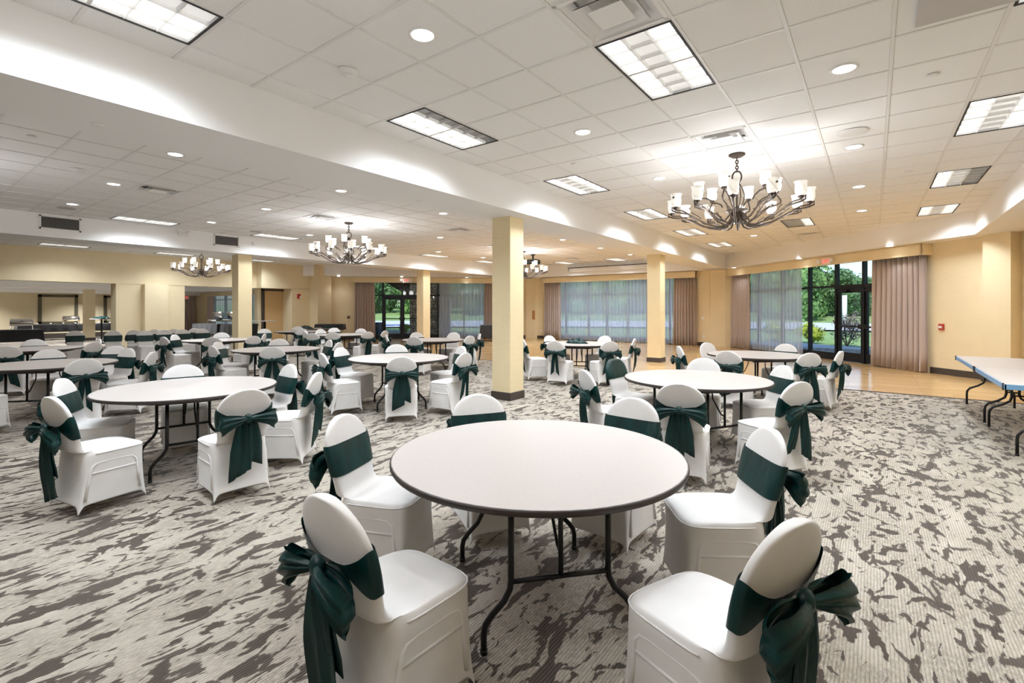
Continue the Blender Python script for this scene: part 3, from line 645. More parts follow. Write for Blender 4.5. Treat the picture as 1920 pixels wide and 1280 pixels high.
# ------------------------------------------------------------------ chandeliers
def chandelier_proto():
    c = thing('chandelier', 'large bronze chandelier with frosted shades hanging in the right bay', 'chandelier', (-1.42, 6.80, CEIL), R(9), 'bronze chandeliers')
    MB().lathe([(.10, 0), (.10, -.012), (.06, -.035), (.015, -.045), (.001, -.046)], 18).build('canopy', 'bronze', c, True)
    for i in range(5):
        z = -.06-i*.036; pts = [(.017*math.cos(a), 0, z+.026*math.sin(a)) if i % 2 else (0, .017*math.cos(a), z+.026*math.sin(a)) for a in [2*PI*j/10 for j in range(10)]]
        MB().tube(pts, .007, 5, closed=True).build('chain_link', 'bronze', c, True)
    MB().tube([(.055*math.cos(a), 0, -.29+.075*math.sin(a)) for a in [2*PI*j/14 for j in range(14)]], .011, 6, closed=True).build('top_ring', 'bronze', c, True)
    MB().lathe([(.012, -.34), (.02, -.37), (.012, -.40), (.012, -.66), (.03, -.69), (.13, -.715), (.135, -.73), (.06, -.745), (.06, -.84), (.02, -.875), (.001, -.88)], 16).build('stem_and_hub', 'bronze', c, True)
    for k in range(4):
        a = k*PI/2+.5; pts = [(.02+.055*math.sin(s*PI)*1.1+.03*s, -.36-.33*s) for s in [j/9 for j in range(10)]]
        MB().tube([(r*math.cos(a), r*math.sin(a), z) for r, z in pts], .007, 5).build('scroll', 'bronze', c, True)
    def arm_pts(Rr, zc, low):
        b = [(.05, -.75), (.075, low+.10), (.14, low+.02), (.26*Rr/.8, low), (.42*Rr/.8, low+.035), (.56*Rr/.8, low+.10), (.68*Rr/.8, low+.16), (.84*Rr/.8, low+.185)]
        x, z = Rr*1.05, low+.185
        b += [(x+.05, z+.02), (x+.055, z+.06), (x, zc-.02), (x-.09, zc-.03), (x-.17, zc-.07), (x-.20, zc-.11)]
        return b
    sh = [(.028, 0), (.05, .012), (.062, .045), (.064, .085), (.060, .115), (.064, .145), (.074, .165)]
    shm = MB().loft([[(r*math.cos(2*PI*j/16), r*math.sin(2*PI*j/16), z) for j in range(16)] for r, z in sh]+[[((r-.004)*math.cos(2*PI*j/16), (r-.004)*math.sin(2*PI*j/16), z) for j in range(16)] for r, z in sh[::-1]]).mesh('shade', 'shade', True)
    cup = MB().lathe([(.008, -.05), (.014, -.035), (.03, -.02), (.034, 0), (.001, .002)], 12).mesh('candle_cup', 'bronze', True)
    lf = MB().add([(.066, 0, .10), (.069, .022, .108), (.072, 0, .132), (.069, -.022, .108)], [(0, 1, 2, 3)]).add([(.065, -.03, .09), (.067, 0, .102), (.0665, 0, .097)], [(0, 1, 2)]).mesh('leaf_motif', 'leafmark')
    for n_, Rr, zc, low, off in ((12, .76, -.705, -.935, 0), (6, .44, -.52, -.86, .26)):
        P = arm_pts(Rr, zc, low); me = MB().tube([(r, 0, z) for r, z in P], [.0125]*5+[.0115]*3+[.010]*6, 6).mesh('arm', 'bronze', True)
        tw = MB().tube([(Rr*.62+.03*j, .018*math.sin(j*1.4), low+.10+.022*j) for j in range(5)], .006, 5).mesh('arm_leaf', 'bronze', True)
        for k in range(n_):
            a = off+2*PI*k/n_; ar = ob('arm', me, c, None, a); ob('candle_cup', cup, ar, (Rr*1.05, 0, zc+.02)); ob('shade', shm, ar, (Rr*1.05, 0, zc+.02)); ob('arm_leaf', tw, ar)
            ob('leaf_motif', lf, ar, (Rr*1.05, 0, zc+.02), k*1.9)
    return c
ch0 = chandelier_proto(); reg(ch0)
CHL = [(-1.42, 6.80)]
for u, v, lb in ((-9.78, 6.84, 'left of the front column'), (-9.80, 13.9, 'far, partly behind the front column'), (-17.9, 6.85, 'before the cream header at far left')):
    dup(ch0, (u, v, CEIL), R(u*37 % 60), 'bronze chandelier with frosted shades '+lb); CHL.append((u, v))
for u, v, lb in ((-1.42, -.25, 'added unseen behind the camera'), (-9.78, -.25, 'added left of the camera, out of frame')):  # unseen pair added at the visible spacing to light the near ceiling
    dup(ch0, (u, v, CEIL), R(u*37 % 60), 'bronze chandelier with frosted shades '+lb); CHL.append((u, v))
for u, v in CHL:
    for k in range(6):
        ld = bpy.data.lights.new('chandelier_light', 'POINT'); ld.energy = CHAND_W/6; ld.shadow_soft_size = .16; ld.color = (.97, .975, 1)
        ob('chandelier_light', ld, None, (u+.62*math.cos(k*PI/3+.2), v+.62*math.sin(k*PI/3+.2), CEIL-.86))

# ------------------------------------------------------------------ round tables
def table_proto():
    t = thing('round_table', '', 'table', (0, 0, 0), 0, 'round folding tables'); n = 64
    MB().lathe([(.752, .722), (.757, .745), (.001, .7452)], n).build('tabletop', 'laminate', t)
    MB().lathe([(.745, .716), (.760, .718), (.764, .724), (.764, .740), (.760, .7445), (.754, .7452)], n, cap=False).build('edge_band', 'edge', t, True)
    MB().lathe([(.60, .722), (.64, .70), (.62, .685), (.30, .69), (.001, .69)], 32).build('underside_panel', 'edge', t)
    leg = MB().tube([(0, 0, .70), (0, 0, .31), (.004, 0, .27), (.03, 0, .22), (.085, 0, .165), (.115, 0, .125), (.122, 0, .09), (.122, 0, .012)], .0145, 8).lathe([(.017, 0), (.017, .02)], 8, .122, 0).mesh('leg', 'black', True)
    bar = MB().tube([(-.23, 0, .30), (.23, 0, .30)], .012, 6).mesh('crossbar', 'black', True); post = MB().tube([(0, 0, .30), (0, 0, .70)], .012, 6).mesh('centre_post', 'black', True)
    br = MB().tube([(0, 0, .40), (0, .05, .42), (0, .16, .56), (0, .17, .69)], .008, 6).mesh('brace', 'black', True)
    rail = MB().box(-.30, .30, -.03, .03, .66, .70).mesh('leg_rail', 'black')
    for s in (1, -1):
        for x in (-.23, .23):
            l_ = ob('leg', leg, t, (x, s*.40, 0)); l_.rotation_euler = (0, 0, 0 if x > 0 else PI)
        ob('crossbar', bar, t, (0, s*.40, 0)); ob('centre_post', post, t, (0, s*.40, 0)); b_ = ob('brace', br, t, (0, s*.40, 0)); b_.rotation_euler = (0, 0, 0 if s < 0 else PI); ob('leg_rail', rail, t, (0, s*.40, 0))
    return t
TB = {'A': (-1.44, 2.17, 49, 'large in the foreground centre'), 'B': (-5.35, 1.95, 78, 'at left in the front row'), 'C': (-1.57, 5.51, 60, 'right of the front column, second row'), 'D': (-1.57, 8.96, 42, 'at far right before the glass door'),
      'E': (-5.93, 5.06, 55, 'directly left of the front column'), 'F': (-5.17, 9.46, 20, 'with a green cloth pile before the second column'), 'G': (-8.68, 8.49, 35, 'before the patio glass door, nearer one'), 'H': (-9.03, 4.75, 40, 'behind the left front table'),
      'I': (-9.17, 1.59, 50, 'at left, cut by the picture edge'), 'J': (-12.87, 1.98, 75, 'at far left near the buffet room'), 'K': (-12.84, 5.29, 50, 'beside the left column'), 'M': (-12.49, 8.55, 30, 'left of the patio door and mauve drape'),
      'L': (-15.47, 8.87, 40, 'far back below the red strobe pier'), 'N': (-17.06, 10.53, 30, 'farthest back with dark cloths on top')}
tp = table_proto(); reg(tp)
for i, (k, (u, v, a, lb)) in enumerate(TB.items()):
    if i == 0: tp.location = (u, v, 0); tp.rotation_euler = (0, 0, R(a)); tp['label'] = 'round folding banquet table '+lb
    else: dup(tp, (u, v, 0), R(a), 'round folding banquet table '+lb)

# ------------------------------------------------------------------ banquet chairs
NR = 40
def sup(a, b, n, th):
    c, s = math.cos(th), math.sin(th); return (a*math.copysign(abs(c)**(2/n), c), b*math.copysign(abs(s)**(2/n), s))
def ring(hw, y0, y1, n, z, inset=0, zf=None):
    out = []
    for j in range(NR):
        th = 2*PI*(j+.5)/NR; x, y = sup(hw, (y1-y0)/2, n, th); k = abs(math.cos(2*th))**.7; kk = 1-inset*k
        out.append((x*kk, (y0+y1)/2+y*kk, z if zf is None else z+zf*k))
    return out
BK0, BK1 = -.185, -.285                     # back centreline y at seat, at top
def back_hw(z):
    if z < .70: return .178+.024*min(1, max(0, (z-.50)/.16))**1.2
    return .204*max(0.0, 1-((z-.70)/.180)**2.3)**.5
def back_y(z): return BK0-.02+(BK1-BK0)*((z-.47)/.41)**1.15 if z > .47 else BK0-.02
def back_ring(z, grow=0, hd=None):
    h = hd if hd else .038-.016*((z-.47)/.41); hw = back_hw(z)+grow
    return [(x, y, z_) for x, y, z_ in ring(max(hw, .004), back_y(z)-h-grow, back_y(z)+h+grow, 3.2, z)]
def cover_mesh():
    k = MB(); rs = [ring(.214, -.232, .215, 12, .125, .10), ring(.221, -.246, .226, 16, .0, .085, .085), ring(.222, -.247, .227, 16, .006, .082, .083), ring(.213, -.225, .216, 12, .10, .06, .045), ring(.208, -.205, .208, 9, .24, .02, .01), ring(.208, -.198, .210, 6.5, .36), ring(.212, -.198, .218, 5.2, .42),
        ring(.213, -.198, .220, 4.6, .442), ring(.204, -.20, .210, 4.2, .462), ring(.194, -.203, .13, 4.2, .470), ring(.186, -.208, -.02, 4.5, .466), ring(.18, -.215, -.125, 4, .462)]
    zs = [.475, .50, .54, .58, .62, .66, .70, .74, .775, .805, .83, .85, .863, .872, .878]
    rs.append([(x, y, z) for x, y, z in ring(.178, -.243, -.155, 3.4, .475)])
    rs += [back_ring(z) for z in zs[1:]]
    k.loft(rs)
    me = smooth_sub(k.mesh('chair_cover', 'cover', True), 1)
    # frame ridges that show through the stretched cloth on either side, and the seat seam
    r = MB()
    for s in (-1, 1):
        X = lambda z: s*(.2005+.012*max(0, (.25-z)/.25))
        r.tube([(X(.12), .165, .12), (X(.25), .15, .25), (X(.34), .138, .345), (X(.37), .115, .372), (X(.375), .07, .378), (X(.375), -.08, .378), (X(.37), -.125, .37), (X(.34), -.145, .345), (X(.25), -.165, .25), (X(.12), -.19, .12)], .010, 8)
        r.tube([(X(.30), .14, .305), (X(.30), -.15, .305)], .0095, 8)
    sm_ = [p_ for p_ in ring(.2135, -.198, .2205, 4.6, .446) if p_[1] > -.14]
    i0 = max(range(len(sm_)), key=lambda q_: (Vector(sm_[q_])-Vector(sm_[q_-1])).length); sm_ = sm_[i0:]+sm_[:i0]
    r.tube(sm_, .0035, 5)
    n = len(me.vertices); vs = [tuple(v.co) for v in me.vertices]; fs = [tuple(p_.vertices) for p_ in me.polygons]
    return MB().add(vs, fs).add(r.v, r.f).mesh('chair_cover', 'cover', True)
def band_mesh():
    k = MB(); rows = []; Z0, Z1, ZK = .575, .745, .655
    for s in (0, .2, .4, .6, .8, 1):
        row = []
        for j in range(NR):
            th = 2*PI*(j+.5)/NR; rear = max(0, -math.sin(th))**1.2; side = abs(math.cos(th))
            z = Z0+(Z1-Z0)*s; pinch = rear*max(0, 1-side*1.05)**.8 if rear > 0 else 0
            zz = z+(ZK-z+(.02*(s-.5)))*min(1, pinch*1.15) if pinch > 0 else z
            zz += (-.022*rear if pinch <= 0 else -.022*rear)*(1-pinch)
            g = .007+.010*pinch+.004*math.sin(s*9)*rear*side
            pt = back_ring(min(zz, .86), g)[j]; row.append((pt[0], pt[1], zz))
        rows.append(row)
    k.loft(rows, cap=False); inner = [[(p_[0]*.985, p_[1]*.99-.002, p_[2]) for p_ in rr] for rr in rows]
    return k.mesh('sash', 'satin', True)
def loop_mesh(s, droop, big=1.0):
    nr, nc = 21, 11; v = []; f = []
    for i in range(nr):
        q_ = i/(nr-1); back = q_ > .5; e = 1-abs(2*q_-1)                     # 0 at the knot, 1 at the outer fold
        x = .205*big*math.sin(e*PI/2)**.9; wd_ = .022+.135*big*min(1, e*1.45)**.8*(1-.12*max(0, e-.75)*4)
        bul = .046*math.sin(PI*min(1, e*1.02))**.8*(1-.45*e)
        for j in range(nc):
            t_ = j/(nc-1)-.5; pl = (1-e)**.6
            fold = .012*math.sin(t_*19+(2 if back else 0))*(.35+.9*pl)*min(1, e*5)
            y = (.012+.25*bul if back else -.018-bul)+fold+(.018*(abs(t_)*2)**2 if not back else -.006*(abs(t_)*2)**2)
            v.append((s*(x+.022*t_*e+.010*math.cos(t_*9)*e), y-.01*e, wd_*t_*1.0-droop*e**1.5+.014*math.sin(e*4+j*.25)*e))
    for i in range(nr-1):
        for j in range(nc-1): f.append((i*nc+j, i*nc+j+1, (i+1)*nc+j+1, (i+1)*nc+j))
    return MB().add(v, f).mesh('bow_loop', 'satin', True)
def tail_mesh(x0, x1, w0, w1, zend, y1, seed):
    rnd = random.Random(seed); k = MB(); nr, nc = 12, 9; fr_, bk = [], []
    p1, p2 = rnd.uniform(0, 6), rnd.uniform(0, 6)
    for i in range(nr):
        s = i/(nr-1); z = .645+(zend-.645)*s; w_ = w0+(w1-w0)*min(1, s*1.9)**.7; xc = x0+(x1-x0)*s; yb = -.318+(y1+.318)*s-.012*math.sin(PI*s)
        a, b = [], []
        for j in range(nc):
            t_ = j/(nc-1)-.5; rip = (.016*math.sin(t_*13+p1+s*2)+.008*math.sin(t_*25+p2))*(1-.55*s)
            p_ = (xc+w_*t_, yb+rip, z+.012*t_*(1 if seed % 2 else -1)*s*6 if i == nr-1 else z); a.append(p_); b.append((p_[0], p_[1]+.004, p_[2]))
        fr_.append(a+b[::-1])
    return k.loft(fr_).mesh('tail', 'satin', True)
CV, BD = cover_mesh(), band_mesh()
KN = MB().blob((0, -.335, .655), .034, 10, 6, .08, (1, .8, 1.15)).mesh('knot', 'satin', True)
LP = [(loop_mesh(-1, .03), loop_mesh(1, .03)), (loop_mesh(-1, .075), loop_mesh(1, .05, 1.05)), (loop_mesh(-1, .05, .85), loop_mesh(1, .09, .95))]
TL_ = [(tail_mesh(-.03, -.045, .06, .16, .205, -.285, 1), tail_mesh(.03, .05, .06, .14, .30, -.30, 2)), (tail_mesh(-.03, -.10, .05, .10, .26, -.275, 3), tail_mesh(.03, .11, .05, .12, .20, -.28, 4)),
       (tail_mesh(0, -.02, .07, .185, .13, -.285, 5), tail_mesh(.02, .03, .05, .13, .34, -.302, 6)), (tail_mesh(-.02, -.07, .05, .07, .24, -.28, 7), tail_mesh(.02, .05, .05, .06, .23, -.285, 8))]
def make_chair(var, sash=True):
    c = thing('banquet_chair', '', 'chair', (0, 0, 0), 0, 'covered banquet chairs'); ob('chair_cover', CV, c)
    if sash:
        b_ = ob('sash', BD, c); ob('knot', KN, b_)
        for me in LP[var % 3]: ob('bow_loop', me, b_, (0, -.335, .655))
        for me in TL_[var % 4]: ob('tail', me, b_)
    return c
PROT = {}
def place(var, sash, u, v, rz, label):
    key = (var % 12, sash)
    if key not in PROT: PROT[key] = c = make_chair(*key); reg(c)
    else: c = dup(PROT[key])
    c.location = (u, v, 0); c.rotation_euler = (0, 0, rz); c['label'] = label; return c
TN = {'A': 'the foreground table', 'B': 'the left front table', 'C': 'the table right of the front column', 'D': 'the far right table', 'E': 'the table left of the front column', 'F': 'the table with the green cloth pile', 'G': 'the table before the patio door',
      'H': 'the table behind left front table', 'I': 'the table cut by the left edge', 'J': 'the far left table near the buffet', 'K': 'the table beside the left column', 'M': 'the table left of the patio door', 'L': 'the far back table below the strobe'}
NOSASH = {'C3', 'D3', 'F4', 'J3', 'G5'}
SHAWL = 'C2'
CH = [('A1', -1.47, 1.25, -2, 'near left'), ('A2', -0.47, 1.78, 68, 'near right'), ('A3', -2.26, 1.84, -68, 'left'), ('A4', -0.68, 2.7, -235, 'right'), ('A5', -2.09, 2.58, -122, 'far left'), ('A6', -1.38, 2.99, -184, 'far right'),
 ('B1', -4.79, 1.13, 11, 'near left'), ('B2', -5.72, 1.36, -32, 'left'), ('B3', -4.23, 1.85, 85, 'near right'), ('B4', -5.31, 2.64, -183, 'far right'), ('B5', -5.95, 2.12, -106, 'far'), ('B6', -4.65, 2.54, -230, 'right'),
 ('C1', -2.2, 4.71, -38, 'near left'), ('C2', -2.29, 5.59, -96, 'left'), ('C3', -1.69, 6.17, -170, 'far'), ('C4', -1.03, 5.98, -229, 'far right'), ('C5', -0.77, 5.03, 59, 'right'), ('C6', -1.37, 4.44, 11, 'near'),
 ('D1', -2.38, 8.43, -57, 'left'), ('D2', -1.7, 8.03, -8, 'near left'), ('D3', -2.23, 9.31, -118, 'far left'), ('D4', -1.35, 9.65, -198, 'far'), ('D5', -0.94, 8.33, 45, 'near right'), ('D6', -0.69, 8.79, 79, 'right'),
 ('E1', -6.17, 4.22, -16, 'near left'), ('E2', -6.65, 4.79, -70, 'left'), ('E3', -6.5, 5.5, -128, 'far'), ('E4', -5.65, 5.8, -201, 'far right'), ('E5', -4.97, 5.16, -264, 'right'), ('E6', -5.18, 4.45, 51, 'near'),
 ('F1', -5.76, 8.6, -34, 'left'), ('F2', -5.78, 9.59, -102, 'far left'), ('F3', -5.01, 8.41, 9, 'near left'), ('F4', -5.05, 10.07, -192, 'far right'), ('F5', -4.31, 8.84, 54, 'near right'), ('F6', -4.31, 9.68, -256, 'right'),
 ('G1', -9.15, 7.8, -34, 'left'), ('G2', -11.44, 8.91, -251, 'apart, beyond the left of'), ('G3', -9.45, 8.78, -110, 'far left'), ('G4', -8.33, 7.7, 24, 'near'), ('G5', -8.87, 9.21, -165, 'far right'), ('G6', -7.81, 8.51, -269, 'right'), ('G7', -8.11, 9.11, -223, 'sideways rightmost'),
 ('H1', -9.01, 3.91, 1, 'near left'), ('H2', -9.68, 4.25, -53, 'left'), ('H3', -9.67, 5.11, -120, 'far'), ('H4', -8.24, 4.27, 59, 'near'), ('H5', -8.87, 5.42, -193, 'right'), ('H6', -11.76, 5.44, -262, 'beyond the far left of'), ('H7', -8.24, 5.22, -239, 'behind the right'),
 ('I1', -11.98, 1.62, 68, 'leftmost, behind'), ('I2', -9.93, 1.73, -100, 'far'), ('I3', -8.26, 1.69, -264, 'near'), ('I4', -9.4, 2.3, -162, 'far right'), ('I5', -8.6, 2.34, -217, 'right'), ('I6', -8.55, 0.85, 40, 'near left, cut, at'),
 ('J1', -13.57, 2.13, -102, 'far'), ('J2', -12.07, 2.52, -236, 'near right'), ('J3', -12.91, 2.72, -177, 'right, without sash, at'), ('J4', -10.04, 2.41, -133, 'apart, in front of'),
 ('K1', -12.71, 4.38, 8, 'left'), ('K2', -13.38, 4.81, -48, 'far left'), ('K3', -11.83, 4.77, 63, 'near'), ('K4', -13.49, 5.61, -116, 'far right'), ('K5', -12.37, 5.86, -220, 'right'), ('K6', -14.9, 7.49, -108, 'apart, behind the right of'),
 ('M1', -11.82, 7.33, 29, 'near left'), ('M2', -12.78, 9.2, -156, 'far right'), ('M3', -11.77, 7.8, 44, 'near'), ('M4', -11.36, 8.39, 82, 'right'), ('M5', -12.61, 7.73, -8, 'left'), ('L1', -14.58, 8.44, 64, 'near'), ('L2', -16.12, 9.22, -118, 'far'), ('L3', -13.23, 8.48, -85, 'right of'), ('L4', -13.84, 9.18, -115, 'beyond the right of')]
VAR = {'A1': 2, 'A2': 4, 'B1': 2, 'B3': 0, 'C5': 1, 'E6': 0, 'F3': 3, 'C6': 4}
for i, (cid, u, v, rz, pos) in enumerate(CH):
    s = cid not in NOSASH and cid != SHAWL; p_ = pos if pos.split()[-1] in ('of', 'at', 'behind') else pos+' seat at'
    if pos in ('behind the right',): p_ = 'behind the right seat at'
    lab = f'white chair {"with green bow" if s else "without a bow"}, {p_} {TN[cid[0]]}'.replace(', without sash, at', ' seat at')
    c = place(VAR.get(cid, (i*7+3) % 12), s, u, v, R(rz), lab)
    if cid == 'B1': MB().box(-.145, -.115, -.300, -.297, .16, .205).build('care_tag', 'trim', c)
    if cid == SHAWL:
        c['label'] = 'white covered chair with green cloth thrown over its top beside the right middle table'
        rows = [[(x*1.05, y, z+.012) for x, y, z in back_ring(z_, .012)] for z_ in (.66, .70, .74, .78, .82, .85, .868)]
        rows = [[(x, y, z-(.10 if y < back_y(z)-.02 else 0)*(1-i_/6)) for x, y, z in rr] for i_, rr in enumerate(rows)]
        MB().loft(rows).build('thrown_cloth', 'satin', c, True)
        tl = ob('tail', TL_[2][0], c); tl.location = (-.09, .0, .0)
row = [(-16.99, 4.83), (-16.33, 4.88), (-16.99, 5.33), (-16.39, 5.38), (-16.97, 5.83), (-16.41, 5.86), (-17.04, 6.43), (-16.47, 6.42), (-17.69, 3.63), (-16.97, 4.3)]
RL = ['back row, leftmost', 'front row, leftmost', 'back row, second', 'front row, second', 'back row, third', 'front row, third', 'back row, rightmost', 'front row, rightmost']
for i, (u, v) in enumerate(row):
    lb = ('white chair with green sash lined up before the pier, '+RL[i]) if i < 8 else ['lone white chair with green sash left of the pier, by the tall table', 'lone white chair with green sash just left of the pier'][i-8]
    place(i, True, u, v, R(-93 if i < 8 else -98), lb)

# ------------------------------------------------------------------ cloth piles
def pile(u, v, z, r, label, m='satin', seed=1):
    rnd = random.Random(seed); t = thing('cloth_pile', label, 'cloth', (u, v, z))
    for k in range(6):
        a = rnd.uniform(0, 6.28); d = rnd.uniform(0, r*.55); s = rnd.uniform(.45, .75)*r
        rs = []; n = 16; ph = rnd.uniform(0, 6)
        for i, (q_, h) in enumerate(((1.0, 0), (.98, .016), (.8, .04), (.5, .055), (.2, .06), (.02, .06))):
            rs.append([(d*math.cos(a)+s*q_*math.cos(2*PI*j/n)*(1+.22*math.sin(3*2*PI*j/n+ph)), d*math.sin(a)+s*.7*q_*math.sin(2*PI*j/n)*(1+.2*math.sin(4*2*PI*j/n+ph)), h*(.7+.12*k)*(1+.5*math.sin(5*2*PI*j/n+ph+i))) for j in range(n)])
        MB().loft(rs).build('folded_sash', m, t, True)
    return t
pile(-5.2, 9.5, .746, .26, 'heap of green satin sashes on the table by the second column', seed=3)
pile(-17.25, 10.2, .746, .42, 'dark green cloths heaped on the farthest table', seed=5)
pile(-16.75, 10.75, .746, .25, 'smaller dark green cloth heap on the farthest table', seed=8)

# ------------------------------------------------------------------ rectangular folding tables at right
def rect_table(v0, v1, label):
    t = thing('folding_table', label, 'table', (1.06, v0, 0), 0, 'rectangular folding tables'); L = v1-v0; W = .76
    MB().bbox(0, W, .005, L-.005, .722, .748, .008).build('tabletop', 'laminate', t)
    for x0, x1, y0, y1 in ((-.006, .012, 0, L), (W-.012, W+.006, 0, L), (0, W, 0, .012), (0, W, L-.012, L)): MB().box(x0, x1, y0, y1, .69, .742).build('edge_rail', 'blueedge', t)
    MB().box(.02, W-.02, .02, L-.02, .70, .722).build('underside', 'greypaint', t)
    for y in (.16, L-.13):
        for x, s in ((.12, 1), (W-.12, -1)):
            MB().tube([(x+s*.20, y, .70), (x+s*.20, y, .40), (x+s*.185, y, .35), (x+s*.12, y, .30), (x+s*.03, y, .255), (x, y, .21), (x-s*.005, y, .17), (x-s*.005, y, .012)], .0145, 8).lathe([(.017, 0), (.017, .02)], 8, x-s*.005, y).build('leg', 'black', t, True)
        MB().tube([(.32, y, .42), (W-.32, y, .42)], .011, 6).build('crossbar', 'black', t, True)
        MB().tube([(W/2, y, .42), (W/2, y+(.3 if y < L/2 else -.3), .70)], .008, 6).build('brace', 'black', t, True)
    for y in (.02, L-.06): MB().box(-.012, .0, y, y+.04, .68, .75).build('corner_bracket', 'black', t)
rect_table(8.79, 10.62, 'rectangular folding table with blue edge at the right, farther one')
rect_table(6.95, 8.77, 'rectangular folding table with blue edge cut by the right picture edge')

# ------------------------------------------------------------------ cloth covered tables, cocktail tables, bins, buffet
def cloth_table(u, v, L, W, rz, label, drop=.5, h=.75, wave=.02, name='draped_table'):
    t = thing(name, label, 'table', (u, v, 0), rz); n = 24
    MB().box(-L/2+.01, L/2-.01, -W/2+.01, W/2-.01, h-.03, h-.004).build('tabletop', 'edge', t)
    per = []
    for j in range(n*4):
        s = j/n; e = int(s); f_ = s-e
        per.append([(-L/2+L*f_, -W/2), (L/2, -W/2+W*f_), (L/2-L*f_, W/2), (-L/2, W/2-W*f_)][e])
    rs = []
    for q_, z in ((.0, h), (.02, h-.03), (.05, h-drop*.5), (.075, h-drop)):
        rs.append([(x*(1+q_/L*1.2)+wave*(q_*14)*math.sin(j*1.3)*.5*(1 if abs(x) > L/2-.01 else 0), y*(1+q_/W*1.2)+wave*(q_*14)*math.sin(j*1.3)*.5*(1 if abs(y) > W/2-.01 else 0), z-(.05*(1 if j % n == 0 else 0) if z < h-drop*.9 else 0)) for j, (x, y) in enumerate(per)])
    k = MB().loft(rs[::-1], cap=False); b_ = len(k.v)-n*4; k.f.append(tuple(range(b_, b_+n*4)))
    k.build('tablecloth', 'cloth', t)
    for x in (-L/2+.15, L/2-.15):
        for y in (-W/2+.1, W/2-.1): MB().tube([(x, y, h-.03), (x, y, 0)], .014, 6).build('leg', 'black', t, True)
    return t
cloth_table(-13.75, 17.75, 1.9, .75, R(40), 'black draped table against the window behind the front column', .55)
cloth_table(-24.6, 2.9, .85, 2.3, R(0), 'black draped buffet table at the left picture edge', .42)
cloth_table(-31.6, 5.4, .75, 2.0, 0, 'black draped buffet table along the buffet room wall, left', .36)
cloth_table(-31.6, 7.6, .75, 2.2, 0, 'black draped buffet table along the buffet room wall, right', .36)
cloth_table(-26.4, 10.6, 2.1, .75, R(8), 'black draped table before the buffet room window, left', .48)
cloth_table(-24.1, 10.9, 1.9, .75, R(8), 'black draped table before the buffet room window, right', .48)
def cocktail(u, v, label, m='laminate'):
    t = thing('cocktail_table', label, 'table', (u, v, 0)); MB().lathe([(.40, 1.045), (.405, 1.055), (.40, 1.07), (.001, 1.07)], 32).build('tabletop', m, t); MB().lathe([(.035, .02), (.035, 1.05)], 12).build('pole', 'black', t, True)
    MB().lathe([(.27, 0), (.27, .015), (.05, .04), (.035, .06)], 24).build('base', 'black', t, True)
cocktail(-17.43, 8.72, 'tall cocktail table on black pole right of the left column'); cocktail(-26.6, 6.3, 'tall cocktail table with dark cloth in the buffet room')
pile(-26.6, 6.3, 1.07, .38, 'dark cloths heaped on the tall buffet room table', seed=11)
def bin_(u, v, r, h, m, label, name='trash_bin'):
    t = thing(name, label, 'bin', (u, v, 0)); MB().loft([[(sx*r*s*1.0, sy*r*s, z) for sx, sy in ((-1, -1), (1, -1), (1, 1), (-1, 1))] for s, z in ((.8, 0), (1, h-.06), (1, h))], cap=True).build('body', m, t)
    MB().bbox(-r*1.06, r*1.06, -r*1.06, r*1.06, h-.05, h+.01, .008).build('rim', m, t); return t
bin_(-17.9, 8.35, .24, .95, 'bin', 'black square bin right of the left column')
pb = FRL @ Vector((-7.5, -.75, 0)); bin_(pb.x, pb.y, .2, .8, 'bluebin', 'blue bin outside the left glass door')
pb = FRL @ Vector((-9.1, .9, 0)); cloth_table(pb.x-.1, pb.y-.4, 1.2, .6, R(45), 'low black topped table below the brown control plate', .25, .8)
def chafer(u, v, z, rz, label, m='chrome', open_=False):
    t = thing('chafing_dish', label, 'chafing dish', (u, v, z), rz)
    MB().bbox(-.30, .30, -.19, .19, .14, .22, .02).build('water_pan', m, t)
    n = 10; rs = [[(x, .19*math.cos(PI*j/n)*s, .22+.17*math.sin(PI*j/n)*s) for j in range(n+1)] for x, s in ((-.30, .9), (-.28, 1), (.28, 1), (.30, .9))]
    k = MB().loft(rs, cap=True, closed=True)
    if open_: k.xf(Matrix.Translation((0, .19, .22)) @ Matrix.Rotation(R(-75), 4, 'X') @ Matrix.Translation((0, -.19, -.22)))
    k.build('dome_lid', m, t, True)
    for x in (-.27, .27):
        for y in (-.16, .16): MB().tube([(x*1.05, y*1.05, 0), (x, y, .16)], .01, 6).build('foot', m, t)
    MB().tube([(-.05, -.2, .27), (-.05, -.23, .29), (.05, -.23, .29), (.05, -.2, .27)], .007, 5).build('lid_handle', 'black', t)
for i, (u, v, z, rz, lb, o_) in enumerate(((-24.5, 2.6, .75, .2, 'polished chafing dish on the left edge buffet table, left', True), (-24.5, 3.55, .75, 1.4, 'polished chafing dish on the left edge buffet table, right', False), (-31.6, 6.3, .75, PI/2, 'polished chafing dish on the buffet room wall table', False),
        (-26.1, 10.6, .75, .3, 'open chafing dish on the left table before the buffet window', True), (-24.9, 10.75, .75, .3, 'open chafing dish on the right table before the buffet window', True))): chafer(u, v, z, rz, lb, 'chrome', o_)
for i in range(9):
    v = 4.6+.45*i; t = thing('tea_light', f'small white tea light on the buffet wall tables, {ORD[i]} from the left', 'candle', (-31.28, v, .75), 0, 'tea lights on the buffet tables'); MB().lathe([(.03, 0), (.035, .07), (.028, .07), (.001, .05)], 10).build('cup', 'trim', t, True)
bv = thing('drink_cart', 'white cart with a domed lid beside the pier in the buffet room', 'cart', (-27.6, 7.75, 0)); MB().bbox(-.3, .3, -.3, .3, .05, .72, .03).build('cabinet', 'trim', bv); MB().bbox(-.34, .34, -.34, .34, .72, .76, .01).build('counter', 'edge', bv)
MB().lathe([(.26, .76), (.26, .82), (.20, .93), (.08, 1.0), (.001, 1.01)], 16).build('dome', 'trim', bv, True)

